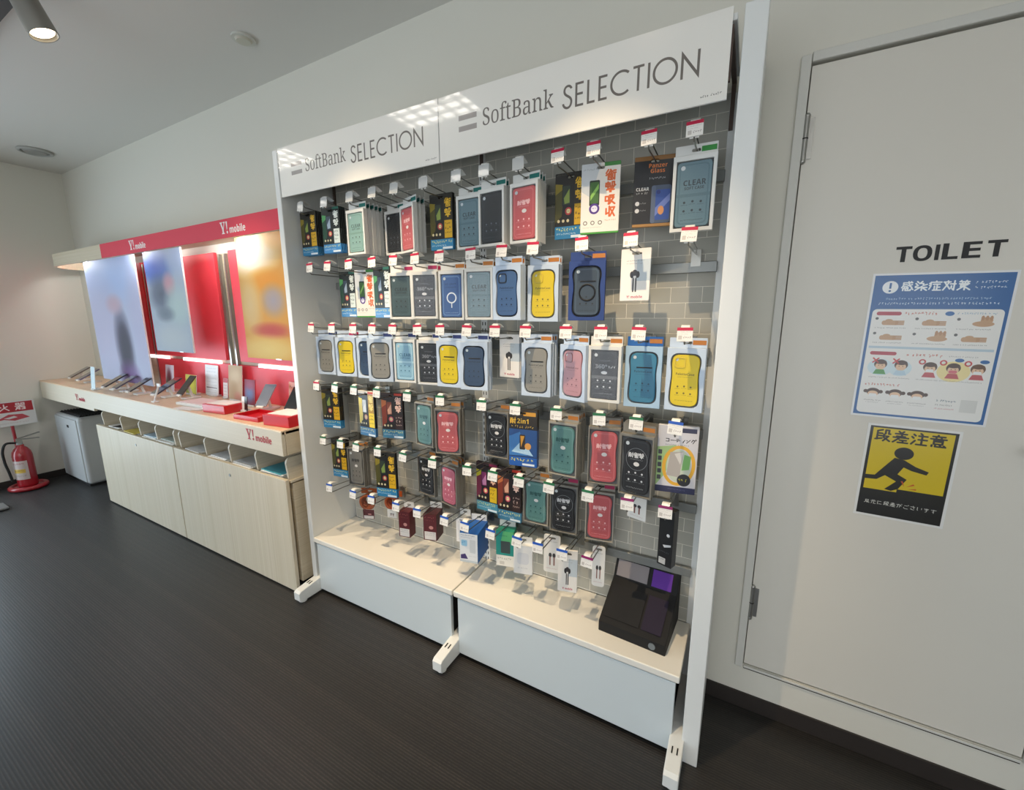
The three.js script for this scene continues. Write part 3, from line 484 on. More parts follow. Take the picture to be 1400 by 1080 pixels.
function pouch(name, W, H, cordMat, printKey) {   // clear pouch with a coiled cord and a printed slip at the foot
  const t = new THREE.Group(); t.name = name;
  const rings = []; for (let i = 0; i < 4; i++) rings.push(at(new THREE.TorusGeometry(W * 0.36 - i * 0.003, 0.008, 8, 26), rr(-0.002, 0.002), H * 0.6 + rr(-0.002, 0.002), -0.01 - i * 0.009, 0, 0, 0));
  mesh('coiled_cord', merge(...rings), cordMat, t);
  mesh('header_card', (() => { const s = rrect(W, 0.03, 0.002, 0, H - 0.015); s.holes.push(slotPath(H - 0.0145)); return plate(s, 0.0012); })(), cordMat, t, [0, 0, -0.046]);
  mesh('printed_slip', new THREE.BoxGeometry(W * 0.62, H * 0.34, 0.0014), [M.paper, M.paper, M.paper, M.paper, PR[printKey], M.paper], t, [W * 0.1, H * 0.18, -0.001]);
  mesh('clear_pouch', once('pouch' + [W, H], () => box(W, H - 0.03, 0.0006)), M.clearPlastic, t, [0, (H - 0.03) / 2, 0.0012]);
  return t;
}

// ---------------------------------------------------------------- what hangs where: row, hook x, front z, turn, height of the body, price band, pack, copies in the stack, label
const tabs = CARD;
const hourCol = { palYellow: 0xd2b70a, palBlue: 0x1b2536, palNavy: 0x152233, palGrey: 0x9b988f, palPink: 0x8a4d4f, palTeal: 0x2a6a86 };
const ringMat = {}; for (const k in hourCol) ringMat[k] = mat(hourCol[k], 0.4, { clearcoat: 0.4 });
const hour = (n, W, H, k, o = {}) => casePack(n, W, H, o.card ?? CARD.blueWhite, k, { hour: true, lens: o.bar ? undefined : ringMat[k], bump: o.bar ? M.black : undefined, sticker: o.sticker ?? CARD.amber, tab: o.tab, mag: o.mag, inner: /Blue|Navy|Black/.test(k) ? M.trayBlack : undefined });
const tough = (W, H, k, o = {}) => casePack('phone_case_pack', W, H, o.card ?? CARD.grey, k, { wavy: true, soft: 0.002, sticker: o.sticker ?? CARD.amber });
const clear = (W, H, k, o = {}) => casePack('phone_case_pack', W, H, o.card ?? CARD.white, k, { sticker: o.sticker ?? CARD.tealTab, soft: 0.001 });
const BOX = -0.043, CARDTOP = -0.013;            // top of a boxed pack / a flat card below the tag line
const rowName = ['top', 'second', 'third', 'fourth', 'fifth', 'lowest'];
const PACK = 'packs hanging on the rack';
const items = [
  // top row
  [0, -1.848, 0.255, 0, 0.196, 'clear', (H) => sachet('screen_film_pack', 0.112, H, 'filmY'), 4, 'black and yellow film pack stacked on the top row beside the side panel'],
  [0, -1.685, 0.26, 2, 0.196, 'clear', (H) => sachet('screen_film_pack', 0.112, H, 'filmG'), 4, 'dark green film pack with blue foot stacked on the top row'],
  [0, -1.521, 0.268, -2, 0.186, 'clear', (H) => clear(0.113, H, 'clearMint'), 5, 'mint clear phone case box in a deep stack on the top row'],
  [0, -1.388, 0.175, -4, 0.184, 'clear', (H) => clear(0.112, H, 'darkCord'), 2, 'dark grey phone case box pushed back beside the red case on the top row'],
  [0, -1.267, 0.225, -19, 0.19, 'clear', (H) => clear(0.112, H, 'toughPink'), 3, 'red phone case box turned aside on the top row'],
  [0, -1.118, 0.185, 2, 0.215, 'clear', (H) => sachet('screen_film_pack', 0.112, H, 'filmY'), 2, 'black and yellow film pack beside the grey clear case on the top row'],
  [0, -0.965, 0.215, -1, 0.197, 'clear', (H) => clear(0.115, H, 'clearGrey'), 1, 'grey clear phone case box overlapped by the dark case on the top row'],
  [0, -0.846, 0.245, -5, 0.2, 'clear', (H) => clear(0.115, H, 'darkCord'), 2, 'dark navy case box between the clear and pink cases, top row'],
  [0, -0.711, 0.25, -6, 0.2, 'clear', (H) => clear(0.115, H, 'toughPink'), 3, 'salmon pink phone case box in white frame on the top row'],
  [0, -0.57, 0.17, 3, 0.216, 'red', (H) => sachet('screen_film_pack', 0.112, H, 'filmY'), 1, 'black and yellow film pack half behind the white orange pack, top row'],
  [0, -0.453, 0.208, 9, 0.216, 'red', (H) => sachet('screen_film_pack', 0.124, H, 'shock'), 1, 'white film pack with large orange characters on the top row'],
  [0, -0.29, 0.185, 11, 0.206, 'red', (H) => sachet('screen_film_pack', 0.12, H, 'glassBlack', 0.012), 1, 'black screen glass pack with orange lettering on the top row'],
  [0, -0.17, 0.23, 2, 0.208, 'red', (H) => clear(0.116, H, 'clearGrey', { sticker: CARD.greenTab }), 1, 'grey clear phone case box with green tab beside the end board on the top row'],
  // second row
  [1, -1.819, 0, 0, 0, 'red', null, 0, ''],
  [1, -1.695, 0.185, -2, 0.212, 'red', (H) => sachet('screen_film_pack', 0.112, H, 'filmG'), 1, 'dark green film pack deep on its hook on the second row'],
  [1, -1.555, 0.205, 6, 0.214, 'red', (H) => sachet('screen_film_pack', 0.115, H, 'shock'), 1, 'white film pack with orange characters on the second row'],
  [1, -1.412, 0.24, -7, 0.216, 'red', (H) => sachet('screen_film_pack', 0.112, H, 'filmG'), 1, 'green and blue film pack beside the smoke clear case on the second row'],
  [1, -1.291, 0.255, 10, 0.192, 'red', (H) => clear(0.115, H, 'clearSmoke', { sticker: CARD.pinkTab }), 2, 'smoke grey clear phone case box with pink tab on the second row'],
  [1, -1.175, 0.24, 16, 0.19, 'red', (H) => clear(0.114, H, 'dark360', { sticker: CARD.pinkTab }), 2, 'black case box with grey band beside smoke clear case, second row'],
  [1, -1.053, 0.22, 6, 0.196, 'red', (H) => clear(0.115, H, 'ringBlue', { sticker: CARD.amber }), 2, 'blue clear phone case box with white magnet ring print on the second row'],
  [1, -0.908, 0.24, 12, 0.194, 'red', (H) => clear(0.115, H, 'clearGrey', { sticker: CARD.amber }), 2, 'grey clear phone case box with orange tab on the second row'],
  [1, -0.777, 0.255, 0, 0.194, 'red', (H) => hour('phone_case_pack', 0.116, H, 'palBlue', { card: CARD.blueWhite }), 2, 'pale box with dark-rimmed blue case in waisted window, second row'],
  [1, -0.655, 0.205, 4, 0.2, 'red', (H) => hour('phone_case_pack', 0.118, H, 'palYellow'), 2, 'pale box with bright yellow case and waisted window on the second row'],
  [1, -0.482, 0.23, 10, 0.195, 'red', (H) => hour('phone_case_pack', 0.122, H, 'magBlack', { card: CARD.navy, mag: true, bar: true }), 1, 'navy blue box holding a black case with magnet ring on the second row'],
  [1, -0.328, 0.21, -1, 0.162, 'red', (H) => sachet('earphone_pack', 0.094, H, 'ear', 0.008), 1, 'white earphone card pack with red foot lettering on the second row'],
  [1, -0.165, 0, 0, 0, 'red', null, 0, ''],
  // third row
  [2, -1.847, 0.22, 7, 0.19, 'red', (H) => hour('phone_case_pack', 0.116, H, 'palGrey', { bar: true, sticker: CARD.navyTab }), 2, 'pale box with beige grey case beside the side panel on the third row'],
  [2, -1.699, 0.22, 11, 0.19, 'red', (H) => hour('phone_case_pack', 0.116, H, 'palYellow', { bar: true, sticker: CARD.pinkTab }), 2, 'pale box with yellow case between the beige and navy cases on the third row'],
  [2, -1.556, 0.22, 6, 0.19, 'red', (H) => hour('phone_case_pack', 0.116, H, 'palNavy', { bar: true, sticker: CARD.pinkTab }), 1, 'pale box with navy case half hidden by the taupe case on the third row'],
  [2, -1.436, 0.252, 20, 0.193, 'red', (H) => hour('phone_case_pack', 0.118, H, 'palGrey', { bar: true, sticker: CARD.navyTab }), 2, 'pale box with taupe case turned towards the room on the third row'],
  [2, -1.315, 0.225, 7, 0.192, 'red', (H) => clear(0.113, H, 'clearSky', { sticker: CARD.navyTab }), 2, 'icy blue clear phone case box on the third row'],
  [2, -1.178, 0.225, 9, 0.192, 'red', (H) => clear(0.114, H, 'dark360', { sticker: CARD.navyTab }), 1, 'black case box with grey band beside icy blue case, third row'],
  [2, -1.061, 0.24, 4, 0.19, 'red', (H) => hour('phone_case_pack', 0.116, H, 'palYellow', { bar: true, sticker: CARD.navyTab }), 1, 'pale box with yellow case beside the dark blue one, third row'],
  [2, -0.933, 0.245, 10, 0.191, 'red', (H) => hour('phone_case_pack', 0.118, H, 'palNavy', { bar: true, sticker: CARD.navyTab }), 2, 'pale box with dark blue case at the middle upright on the third row'],
  [2, -0.808, 0.18, -4, 0.17, 'red', (H) => sachet('earphone_pack', 0.092, H, 'ear', 0.008), 2, 'small white earphone card pack on the third row'],
  [2, -0.682, 0.2, 5, 0.202, 'red', (H) => hour('phone_case_pack', 0.118, H, 'palGrey', { bar: true }), 3, 'pale box with clear grey case beside the earphone card on the third row'],
  [2, -0.53, 0.22, -20, 0.2, 'red', (H) => hour('phone_case_pack', 0.118, H, 'palPink'), 1, 'pale box with pink case and lens ring on the third row'],
  [2, -0.41, 0.235, -2, 0.192, 'red', (H) => clear(0.114, H, 'dark360', { sticker: CARD.amber }), 1, 'black phone case box beside the pink case on the third row'],
  [2, -0.29, 0.195, 3, 0.205, 'red', (H) => hour('phone_case_pack', 0.118, H, 'palTeal', { card: CARD.sky, bar: true, tab: CARD.blueTab }), 1, 'sky blue box with teal blue case on the third row'],
  [2, -0.157, 0.215, -4, 0.2, 'red', (H) => hour('phone_case_pack', 0.114, H, 'palYellow'), 1, 'pale box, yellow case with lens ring, third row beside end board'],
  // fourth row
  [3, -1.846, 0.215, 10, 0.218, 'red', (H) => sachet('screen_film_pack', 0.112, H, 'filmY'), 3, 'black and yellow film pack beside the side panel on the fourth row'],
  [3, -1.711, 0, 0, 0, 'green', null, 0, ''],
  [3, -1.58, 0.22, -3, 0.224, 'green', (H) => sachet('screen_film_pack', 0.112, H, 'filmW'), 2, 'yellow and white film pack on the fourth row'],
  [3, -1.432, 0.2, 14, 0.22, 'green', (H) => sachet('screen_film_pack', 0.112, H, 'filmR'), 2, 'black and red film pack on the fourth row'],
  [3, -1.251, 0.19, -7, 0.204, 'green', (H) => tough(0.112, H, 'toughTeal', { card: CARD.grey }), 1, 'teal tough case box beside the pink case on the fourth row'],
  [3, -1.073, 0.245, 14, 0.198, 'green', (H) => tough(0.115, H, 'toughPink', { card: CARD.smoke }), 2, 'pink tough case box with grey frame nearer the middle upright on the fourth row'],
  [3, -0.871, 0.18, 0, 0.2, 'green', (H) => tough(0.115, H, 'toughBlack', { card: CARD.smoke }), 1, 'black tough case box beside the gold and blue pack on the fourth row'],
  [3, -0.723, 0.225, 7, 0.228, 'green', (H) => sachet('screen_film_pack', 0.116, H, 'gold', 0.024), 1, 'black and blue film box with gold lettering on the fourth row'],
  [3, -0.559, 0.225, -2, 0.206, 'green', (H) => tough(0.115, H, 'toughTeal', { card: CARD.grey }), 4, 'teal tough case box in a deep stack on the fourth row'],
  [3, -0.404, 0.22, 10, 0.212, 'green', (H) => tough(0.112, H, 'toughPink', { card: CARD.smoke }), 2, 'pink tough case box between teal stack and black case, fourth row'],
  [3, -0.283, 0.262, -6, 0.215, 'green', (H) => tough(0.112, H, 'toughBlack', { card: CARD.smoke }), 3, 'black tough case box next to the coating pack on the fourth row'],
  [3, -0.165, 0.195, 9, 0.232, 'blue', (H) => sachet('coating_pack', 0.125, H, 'coat', 0.016), 1, 'silver and yellow coating kit pack beside the end board on the fourth row'],
  // fifth row
  [4, -1.832, 0.2, 7, 0.212, 'green', (H) => sachet('screen_film_pack', 0.1, H, 'filmY'), 4, 'yellow film pack in a small stack beside the side panel on the fifth row'],
  [4, -1.704, 0.205, 7, 0.204, 'green', (H) => tough(0.104, H, 'toughGrey', { card: CARD.smoke }), 2, 'grey tough case box on the fifth row'],
  [4, -1.593, 0, 0, 0, 'green', null, 0, ''],
  [4, -1.45, 0.245, 12, 0.226, 'green', (H) => sachet('screen_film_pack', 0.112, H, 'filmY'), 2, 'black and yellow film pack standing alone on the fifth row'],
  [4, -1.294, 0.14, -5, 0.194, 'green', (H) => tough(0.112, H, 'toughBlack', { card: CARD.smoke }), 1, 'black tough case box pushed back beside the rose case on the fifth row'],
  [4, -1.126, 0.185, -13, 0.192, 'green', (H) => tough(0.112, H, 'toughRose', { card: CARD.smoke }), 3, 'rose pink tough case box next to the middle upright on the fifth row'],
  [4, -0.946, 0.14, -2, 0.226, 'green', (H) => sachet('screen_film_pack', 0.112, H, 'filmP'), 2, 'yellow and purple film pack on the fifth row'],
  [4, -0.824, 0.155, 2, 0.236, 'green', (H) => sachet('screen_film_pack', 0.112, H, 'filmR'), 2, 'black and red film pack beside the purple one on the fifth row'],
  [4, -0.707, 0.14, 1, 0.198, 'green', (H) => tough(0.114, H, 'toughTeal', { card: CARD.grey }), 1, 'teal tough case box beside the red film pack on the fifth row'],
  [4, -0.583, 0.14, 5, 0.206, 'green', (H) => tough(0.115, H, 'toughBlack', { card: CARD.smoke, sticker: CARD.pinkTab }), 1, 'black tough case box with pink tab on the fifth row'],
  [4, -0.435, 0.135, 9, 0.204, 'green', (H) => tough(0.11, H, 'toughPink', { card: CARD.grey, sticker: CARD.pinkTab }), 1, 'pink tough case box hanging alone over the lower rail on the fifth row'],
  [4, -0.298, 0.13, -16, 0.11, 'magenta', (H) => sachet('accessory_card', 0.075, H, 'bud', 0.003), 1, 'small translucent white accessory card on the fifth row'],
  [4, -0.177, 0.235, -20, 0.205, 'magenta', (H) => sachet('cable_pack', 0.052, H, 'cable', 0.03), 1, 'narrow black cable pack beside the end board on the fifth row'],
  // lowest row
  [5, -1.815, 0, 0, 0, 'blue', null, 0, ''],
  [5, -1.64, 0.21, 20, 0.15, 'blue', (H) => pouch('cord_pouch', 0.1, H, mat(0x9a4a14, 0.5), 'maroon'), 1, 'pouch of orange brown cord with printed slip on the lowest row'],
  [5, -1.513, 0.17, 10, 0.13, 'blue', (H) => pouch('cord_pouch', 0.088, H, mat(0xa84a12, 0.5), 'bud'), 1, 'pouch of orange cord behind the maroon box on the lowest row'],
  [5, -1.353, 0.24, 11, 0.13, 'blue', (H) => hangBox('small_box', 0.06, H, 0.05, 'maroon', mat(0x5c1c22, 0.5)), 1, 'maroon box with white foot panel hanging near the orange cord on the lowest row'],
  [5, -1.225, 0.205, 16, 0.13, 'blue', (H) => hangBox('small_box', 0.066, H, 0.08, 'maroon', mat(0x4a2226, 0.5)), 1, 'deep maroon box beside the blue carton on the lowest row'],
  [5, -1.072, 0.16, 10, 0.12, 'blue', (H) => hangBox('small_box', 0.06, H, 0.04, 'bud', M.paper), 1, 'small white carton behind the blue carton on the lowest row'],
  [5, -0.965, 0.262, 12, 0.135, 'blue', (H) => hangBox('charger_box', 0.082, H, 0.13, 'charger', mat(0x1d5fb4, 0.45)), 1, 'bright blue charger carton with white front on the lowest row'],
  [5, -0.838, 0.17, 14, 0.165, 'blue', (H) => hangBox('small_box', 0.08, H, 0.05, 'teal', mat(0x2f9a80, 0.5)), 1, 'teal green carton with white lower panel on the lowest row'],
  [5, -0.716, 0.235, 14, 0.125, 'blue', (H) => hangBox('small_box', 0.078, H, 0.022, 'white', M.white), 1, 'plain white adapter carton on the lowest row'],
  [5, -0.625, 0.15, 10, 0.17, 'blue', (H) => sachet('earphone_pack', 0.07, H, 'bud', 0.006, 0.012), 1, 'white round-topped earbud card behind the earphone pack on the lowest row'],
  [5, -0.526, 0.225, 14, 0.178, 'blue', (H) => sachet('earphone_pack', 0.075, H, 'ear', 0.008), 1, 'white earphone pack hanging low over the base shelf'],
  [5, -0.43, 0.14, 10, 0.175, 'magenta', (H) => sachet('earphone_pack', 0.05, H, 'bud', 0.006, 0.014), 1, 'narrow white earbud card with purple-topped tag on the lowest row'],
];
PR.white = print(64, 96, (g, w, h) => { R(g, '#e6e6e4', 0, 0, w, h); RR(g, '#d6d8dc', 12, 24, 40, 40, 10); fine(g, 14, 74, 36, 5, '#b0b2b6'); });
const ORD = ['first', 'second', 'third', 'fourth', 'fifth', 'sixth', 'seventh', 'eighth', 'ninth', 'tenth', 'eleventh', 'twelfth', 'thirteenth', 'fourteenth'];
for (const [row, x, z, yaw, H, band, make, n, label] of items) {
  const line = ROWS[row], rank = items.filter((q) => q[0] === row && q[1] > x).length;
  hook(row, x, band, (make ? 'steel hook with ' : 'bare steel hook with ') + (band === 'clear' ? 'blank' : band + '-topped') + ' tag, ' + ORD[rank] + ' from the end board on the ' + rowName[row] + ' row');
  if (!make) continue;
  const p = make(H), flat = !p.children.some((c) => c.name === 'hang_tab');
  const depth = p.children[0].name === 'printed_card' ? (new THREE.Box3().setFromObject(p).getSize(V(0, 0, 0)).z + 0.003) : DEPTH + 0.003;
  const top = line + (flat ? CARDTOP : BOX), y = top - H, base = p.name, max = Math.floor((z - 0.082) / depth);
  for (let k = 0; k < Math.max(1, Math.min(n, max)); k++) {
    const c = k ? p.clone() : p; c.name = numbered(base); c.position.set(x + (k ? rr(-0.0015, 0.0015) : 0), y, z - k * depth / Math.cos(yaw * D2R)); c.rotation.y = yaw * D2R; scene.add(c);
    const many = Math.min(n, max) > 1, nth = ['frontmost ', 'second-in-stack ', 'third-in-stack ', 'fourth-in-stack ', 'fifth-in-stack '][k];
    tag(c, many ? nth + label.replace(/ (stacked|in a deep stack|in a small stack)/, '') : label, base.includes('film') ? 'film pack' : base.includes('phone_case') ? 'phone case' : base.includes('earphone') ? 'earphones' : 'pack', n > 1 ? label.split(' ').slice(0, 4).join(' ') + ' stack, ' + rowName[row] + ' row' : undefined);
  }
}

// black promotional stand on the base shelf: low lip, sloping tray with two printed panels
{
  const t = thing('promo_stand', 'black sloping promotional stand with white and purple panels on the base shelf', 'display stand', [-0.262, SHELF, 0.15], -0.06);
  const s = new THREE.Shape([[-0.115, 0], [0.105, 0], [0.105, 0.035], [-0.05, 0.13], [-0.09, 0.205], [-0.115, 0.205]].map((q) => new THREE.Vector2(...q)));
  const g = new THREE.ExtrudeGeometry(s, { depth: 0.236, bevelEnabled: true, bevelThickness: 0.003, bevelSize: 0.003, bevelSegments: 2 }); g.rotateY(-Math.PI / 2); g.translate(0.118, 0.003, 0);
  mesh('stand_body', g, mat(0x08080a, 0.75), t);
  const tilt = -Math.atan2(0.04, 0.075);
  const soft = (c) => mat(c, 0.8);
  mesh('white_panel', box(0.12, 0.062, 0.002), soft(0x858083), t, [-0.05, 0.17, -0.064], [tilt, 0, 0]);
  mesh('purple_panel', box(0.072, 0.062, 0.002), soft(0x5a2a90), t, [0.062, 0.17, -0.064], [tilt, 0, 0]);
  const t2 = -Math.atan2(0.155, 0.095);
  mesh('tray_print', box(0.13, 0.13, 0.002), soft(0x151415), t, [-0.045, 0.088, 0.034], [t2, 0, 0]);
  mesh('violet_print', box(0.07, 0.13, 0.002), soft(0x1d1329), t, [0.064, 0.088, 0.034], [t2, 0, 0]);
  mesh('round_button', cyl(0.012, 0.012, 0.004, 18), mat(0x6d767c, 0.4), t, [0.075, 0.02, 0.109], [Math.PI / 2, 0, 0]);
}

// ---------------------------------------------------------------- door notices and lettering
const FONT = new FontLoader(), bold = await FONT.loadAsync('fonts/droid/droid_sans_bold.typeface.json'), serifBold = await FONT.loadAsync('fonts/droid/droid_serif_bold.typeface.json');
function textGeo(s, f, h, w, depth = 0.001) {
  const g = new TextGeometry(s, { font: f, size: 1, depth: 1, curveSegments: 5, bevelEnabled: false }); g.computeBoundingBox(); const b = g.boundingBox;
  g.translate(-b.min.x, -b.min.y, 0); g.scale(w / (b.max.x - b.min.x), h / (b.max.y - b.min.y), depth); return g;
}
{
  const t = thing('door_lettering', 'black capital letters spelling TOILET on the white door', 'lettering', [0.352, 1.619, 0.0021]);
  const ws = [[0, 0.034], [0.0374, 0.0395], [0.083, 0.0085], [0.0975, 0.032], [0.137, 0.036], [0.1835, 0.0365]];
  [...'TOILET'].forEach((c, i) => mesh('letter', c === 'I' ? new THREE.BoxGeometry(0.0085, 0.041, 0.001).translate(0.00425, 0.0205, 0.0005) : textGeo(c, bold, 0.042, ws[i][1]), M.black, t, [ws[i][0], 0.0006 * i, 0]));
  const a3 = print(640, 905, (g, w, h) => {
    R(g, '#e8e9ea', 0, 0, w, h); R(g, '#1f5f9e', 12, 12, w - 24, h - 24); O(g, '#eef2f4', 92, 84, 38); R(g, '#1f5f9e', 87, 58, 10, 34); O(g, '#1f5f9e', 92, 106, 6);
    jp(g, '感染症対策', 144, 50, 60, '#eef3f6', 8, false, 1.04); fine(g, 470, 54, 140, 18, '#dfe8ef'); fine(g, 470, 84, 140, 18, '#dfe8ef'); fine(g, 80, 146, 480, 16, '#bcd3e6'); fine(g, 50, 174, 540, 18, '#dbe7f0');
    RR(g, '#ecebe7', 26, 216, 588, 664, 24); RR(g, '#b23a4a', 48, 232, 120, 22, 11); fine(g, 184, 232, 160, 20, '#c06a5a'); O(g, '#2b69a8', 386, 242, 20, 13); fine(g, 420, 234, 170, 14, '#8aa8c0');
    const hand = (x, y, k) => { const c = '#c69f7b'; if (k === 2) { O(g, c, x + 40, y, 46, 16); O(g, c, x + 52, y - 20, 26, 20); for (let i = 0; i < 3; i++) O(g, '#b98e6a', x + 34 + i * 18, y - 34, 7, 14); } else { RR(g, c, x - 40, y - 14, 80, 28, 12); for (let i = 0; i < 4; i++) RR(g, '#bd9470', x + 24, y - 14 + i * 7, 44, 6, 3); O(g, c, x - 6, y - 14, 18, 9); } };
    [[120, 300, 0], [310, 300, 0], [496, 300, 2], [120, 392, 1], [310, 392, 2], [496, 392, 1]].forEach(([x, y, k]) => { hand(x, y, k); O(g, '#5a5a5a', x - 66, y - 26, 8); fine(g, x - 70, y + 28, 150, 9, '#8a8a88'); });
    R(g, '#b9cdd9', 36, 446, 568, 14); RR(g, '#b23a4a', 48, 480, 130, 22, 11); fine(g, 224, 484, 180, 22, '#c06a5a'); fine(g, 420, 490, 130, 10, '#9a9a98');
    const face = (x, y, hair, coat, mask) => { O(g, hair, x, y - 6, 32, 30); O(g, '#e6c2a0', x, y + 6, 25, 24); O(g, hair, x, y - 20, 28, 14); P(g, coat, [[x - 32, y + 58], [x - 20, y + 28], [x + 20, y + 28], [x + 32, y + 58]]); if (mask) RR(g, mask, x - 18, y + 8, 36, 18, 7); O(g, '#4a3a30', x - 9, y + 2, 2.4); O(g, '#4a3a30', x + 9, y + 2, 2.4); };
    O(g, '#cfe3ea', 110, 580, 64, 52); O(g, '#cfe3ea', 206, 580, 56, 50); face(110, 566, '#4a3226', '#4f9a4f'); face(210, 566, '#4a3226', '#b9d3e2'); g.strokeStyle = '#c23a3a'; g.lineWidth = 8; for (const x of [70, 170]) { g.beginPath(); g.moveTo(x, 524); g.lineTo(x + 26, 550); g.moveTo(x + 26, 524); g.lineTo(x, 550); g.stroke(); }
    O(g, '#f0dfa0', 452, 586, 74, 62); face(346, 570, '#4a3226', '#c0545a', '#eef0f0'); face(450, 570, '#4a3226', '#c0545a', '#d8707a'); face(556, 570, '#6a4a34', '#c0545a', '#eef0f0'); g.lineWidth = 7; for (const x of [306, 402, 510]) { g.beginPath(); g.arc(x, 534, 13, 0, 7); g.stroke(); } O(g, '#2b69a8', 470, 516, 20, 11); O(g, '#2b69a8', 578, 520, 20, 11); fine(g, 290, 640, 300, 9, '#8a8a88'); fine(g, 60, 640, 200, 9, '#8a8a88');
    fine(g, 48, 682, 190, 20, '#c06a5a'); for (const x of [96, 206, 312]) { O(g, '#4a3226', x, 740, 34, 24); O(g, '#e6c2a0', x, 752, 26, 18); RR(g, '#eef0f0', x - 20, 752, 40, 20, 7); O(g, '#4a3226', x - 38, 738, 11); O(g, '#4a3226', x + 38, 738, 11); fine(g, x - 40, 792, 90, 9, '#7a7a78'); fine(g, x - 30, 806, 70, 8, '#9a9a98'); }
    fine(g, 400, 760, 90, 16, '#5a6a78'); fine(g, 400, 788, 80, 11, '#8a8a88'); fine(g, 400, 812, 90, 9, '#b05a5a'); R(g, '#d8d8d4', 512, 752, 72, 76);
  }, 0.3, 0.5);
  const flat = (w, h, m) => [new THREE.BoxGeometry(w, h, 0.0012), [M.paper, M.paper, M.paper, M.paper, m, M.paper]];
  let [g1, m1] = flat(0.297, 0.42, a3);
  solo('hygiene_poster', 'blue framed hygiene notice with hand-washing drawings on the door', 'poster', g1, m1, [0.4555, 1.378, 0.0028], [0, 0, -0.012]);
  const yb = print(420, 594, (g, w, h) => {
    R(g, '#e9e9e6', 0, 0, w, h); R(g, '#15140f', 14, 14, w - 28, h - 28); R(g, '#d8bd0e', 28, 24, w - 56, 428); jp(g, '段差注意', 40, 32, 78, '#17150d', 9.5, false, 1.06);
    const k = '#17150d'; O(g, k, 188, 168, 44, 38);
    P(g, k, [[150, 200], [196, 208], [250, 240], [312, 262], [304, 282], [236, 268], [198, 252], [176, 300], [222, 326], [190, 392], [160, 410], [128, 404], [176, 346], [120, 316], [84, 348], [28, 352], [28, 326], [72, 322], [110, 262]]);
    P(g, k, [[186, 394], [392, 394], [392, 460], [186, 460]]); R(g, k, 28, 414, 364, 46);
    P(g, '#c8501c', [[196, 340], [206, 338], [216, 372]]); P(g, '#c8501c', [[226, 372], [256, 348], [262, 356]]); P(g, '#c8501c', [[236, 384], [272, 376], [272, 384]]);
    jp(g, '足元に段差がございます', 44, 482, 28, '#cfcfc8', 3.2, false, 1.1);
  }, 0.3, 0.5);
  let [g2, m2] = flat(0.21, 0.297, yb);
  solo('step_warning_sign', 'yellow and black step warning notice with stumbling figure on the door', 'sign', g2, m2, [0.4545, 1.0, 0.0028], [0, 0, -0.012]);
}

// ---------------------------------------------------------------- the red phone display: worktop, cabinets, canopy, panels
const CX0 = -5.54, CXS = -4.37, CX1 = -1.987, CZ = 0.405, CT = 0.91;
function brand(parent, x, y, z, h, m) { const g = new THREE.Group(); g.name = 'lettering'; g.position.set(x, y, z); parent.add(g);
  mesh('initials', textGeo('Y!', serifBold, h, h * 1.15), m, g); mesh('wordmark', textGeo('mobile', bold, h * 0.62, h * 2.35), m, g, [h * 1.45, 0, 0]); return g; }
{
  const t = thing('worktop', 'long pale wood worktop with deep fascia carrying the phone display', 'worktop', [0, 0, 0]);
  const redInk = mat(0xb01a2c, 0.5);
  mesh('tabletop', rbox(CX1 - CX0, 0.024, CZ - 0.004, 0.003), M.woodTop, t, [(CX0 + CX1) / 2, CT - 0.012, CZ / 2 + 0.001]);
  mesh('front_fascia', rbox(CX1 - CXS, 0.13, 0.02, 0.003), M.woodPale, t, [(CXS + CX1) / 2, CT - 0.07, CZ - 0.008]);
  mesh('front_fascia', rbox(CXS - CX0, 0.15, 0.02, 0.003), M.woodPale, t, [(CXS + CX0) / 2, CT - 0.082, CZ - 0.01]);
  mesh('end_fascia', rbox(0.02, 0.13, CZ - 0.02, 0.003), M.wood, t, [CX1 - 0.01, CT - 0.07, (CZ - 0.02) / 2]);
  brand(t, -2.295, 0.828, CZ + 0.0024, 0.058, redInk); brand(t, -4.71, 0.812, CZ + 0.0006, 0.05, redInk);
}
const cabX = [[-4.4, -3.172], [-3.168, -1.995]];
const slotXs = [[-4.33, -4.0, -3.7, -3.45, -3.2], [-3.13, -2.82, -2.55, -2.29, -2.02]];
cabX.forEach(([a, b], i) => {
  const t = thing('storage_cabinet', i ? 'pale wood cabinet with leaflet slots, the unit touching the display rack' : 'pale wood cabinet with leaflet slots, the unit beside the air purifier', 'cabinet', [(a + b) / 2, 0, 0], 0, 'cabinets under the worktop');
  const w = b - a, c = (a + b) / 2;
  mesh('body', merge(at(box(w, 0.56, 0.35), 0, 0.335, 0.19), at(box(w, 0.16, 0.02), 0, 0.695, 0.04)), M.wood, t);
  mesh('plinth', box(w - 0.02, 0.055, 0.32), M.slot, t, [0, 0.0275, 0.18]);
  const d = mesh('door', rbox(w - 0.006, 0.635, 0.02, 0.002), M.woodDoor, t, [0, 0.3275, 0.393]);
  mesh('lock', cyl(0.009, 0.009, 0.004, 16), M.steel, d, [w * 0.05, 0.25, 0.0105], [Math.PI / 2, 0, 0]);
  mesh('slot_floor', box(w - 0.004, 0.012, 0.35), M.woodPale, t, [0, 0.629, 0.2]);
  for (const x of slotXs[i]) {
    const s = new THREE.Shape(); s.moveTo(0.05, 0); s.lineTo(0.372, 0); s.lineTo(0.38, 0.09); s.quadraticCurveTo(0.378, 0.118, 0.35, 0.12); s.lineTo(0.05, 0.12);
    const g = new THREE.ExtrudeGeometry(s, { depth: 0.012, bevelEnabled: false, curveSegments: 5 }); g.rotateY(-Math.PI / 2); g.translate(0.006, 0, 0);
    mesh('divider', g, M.woodPale, t, [x - c, 0.635, 0]);
  }
});
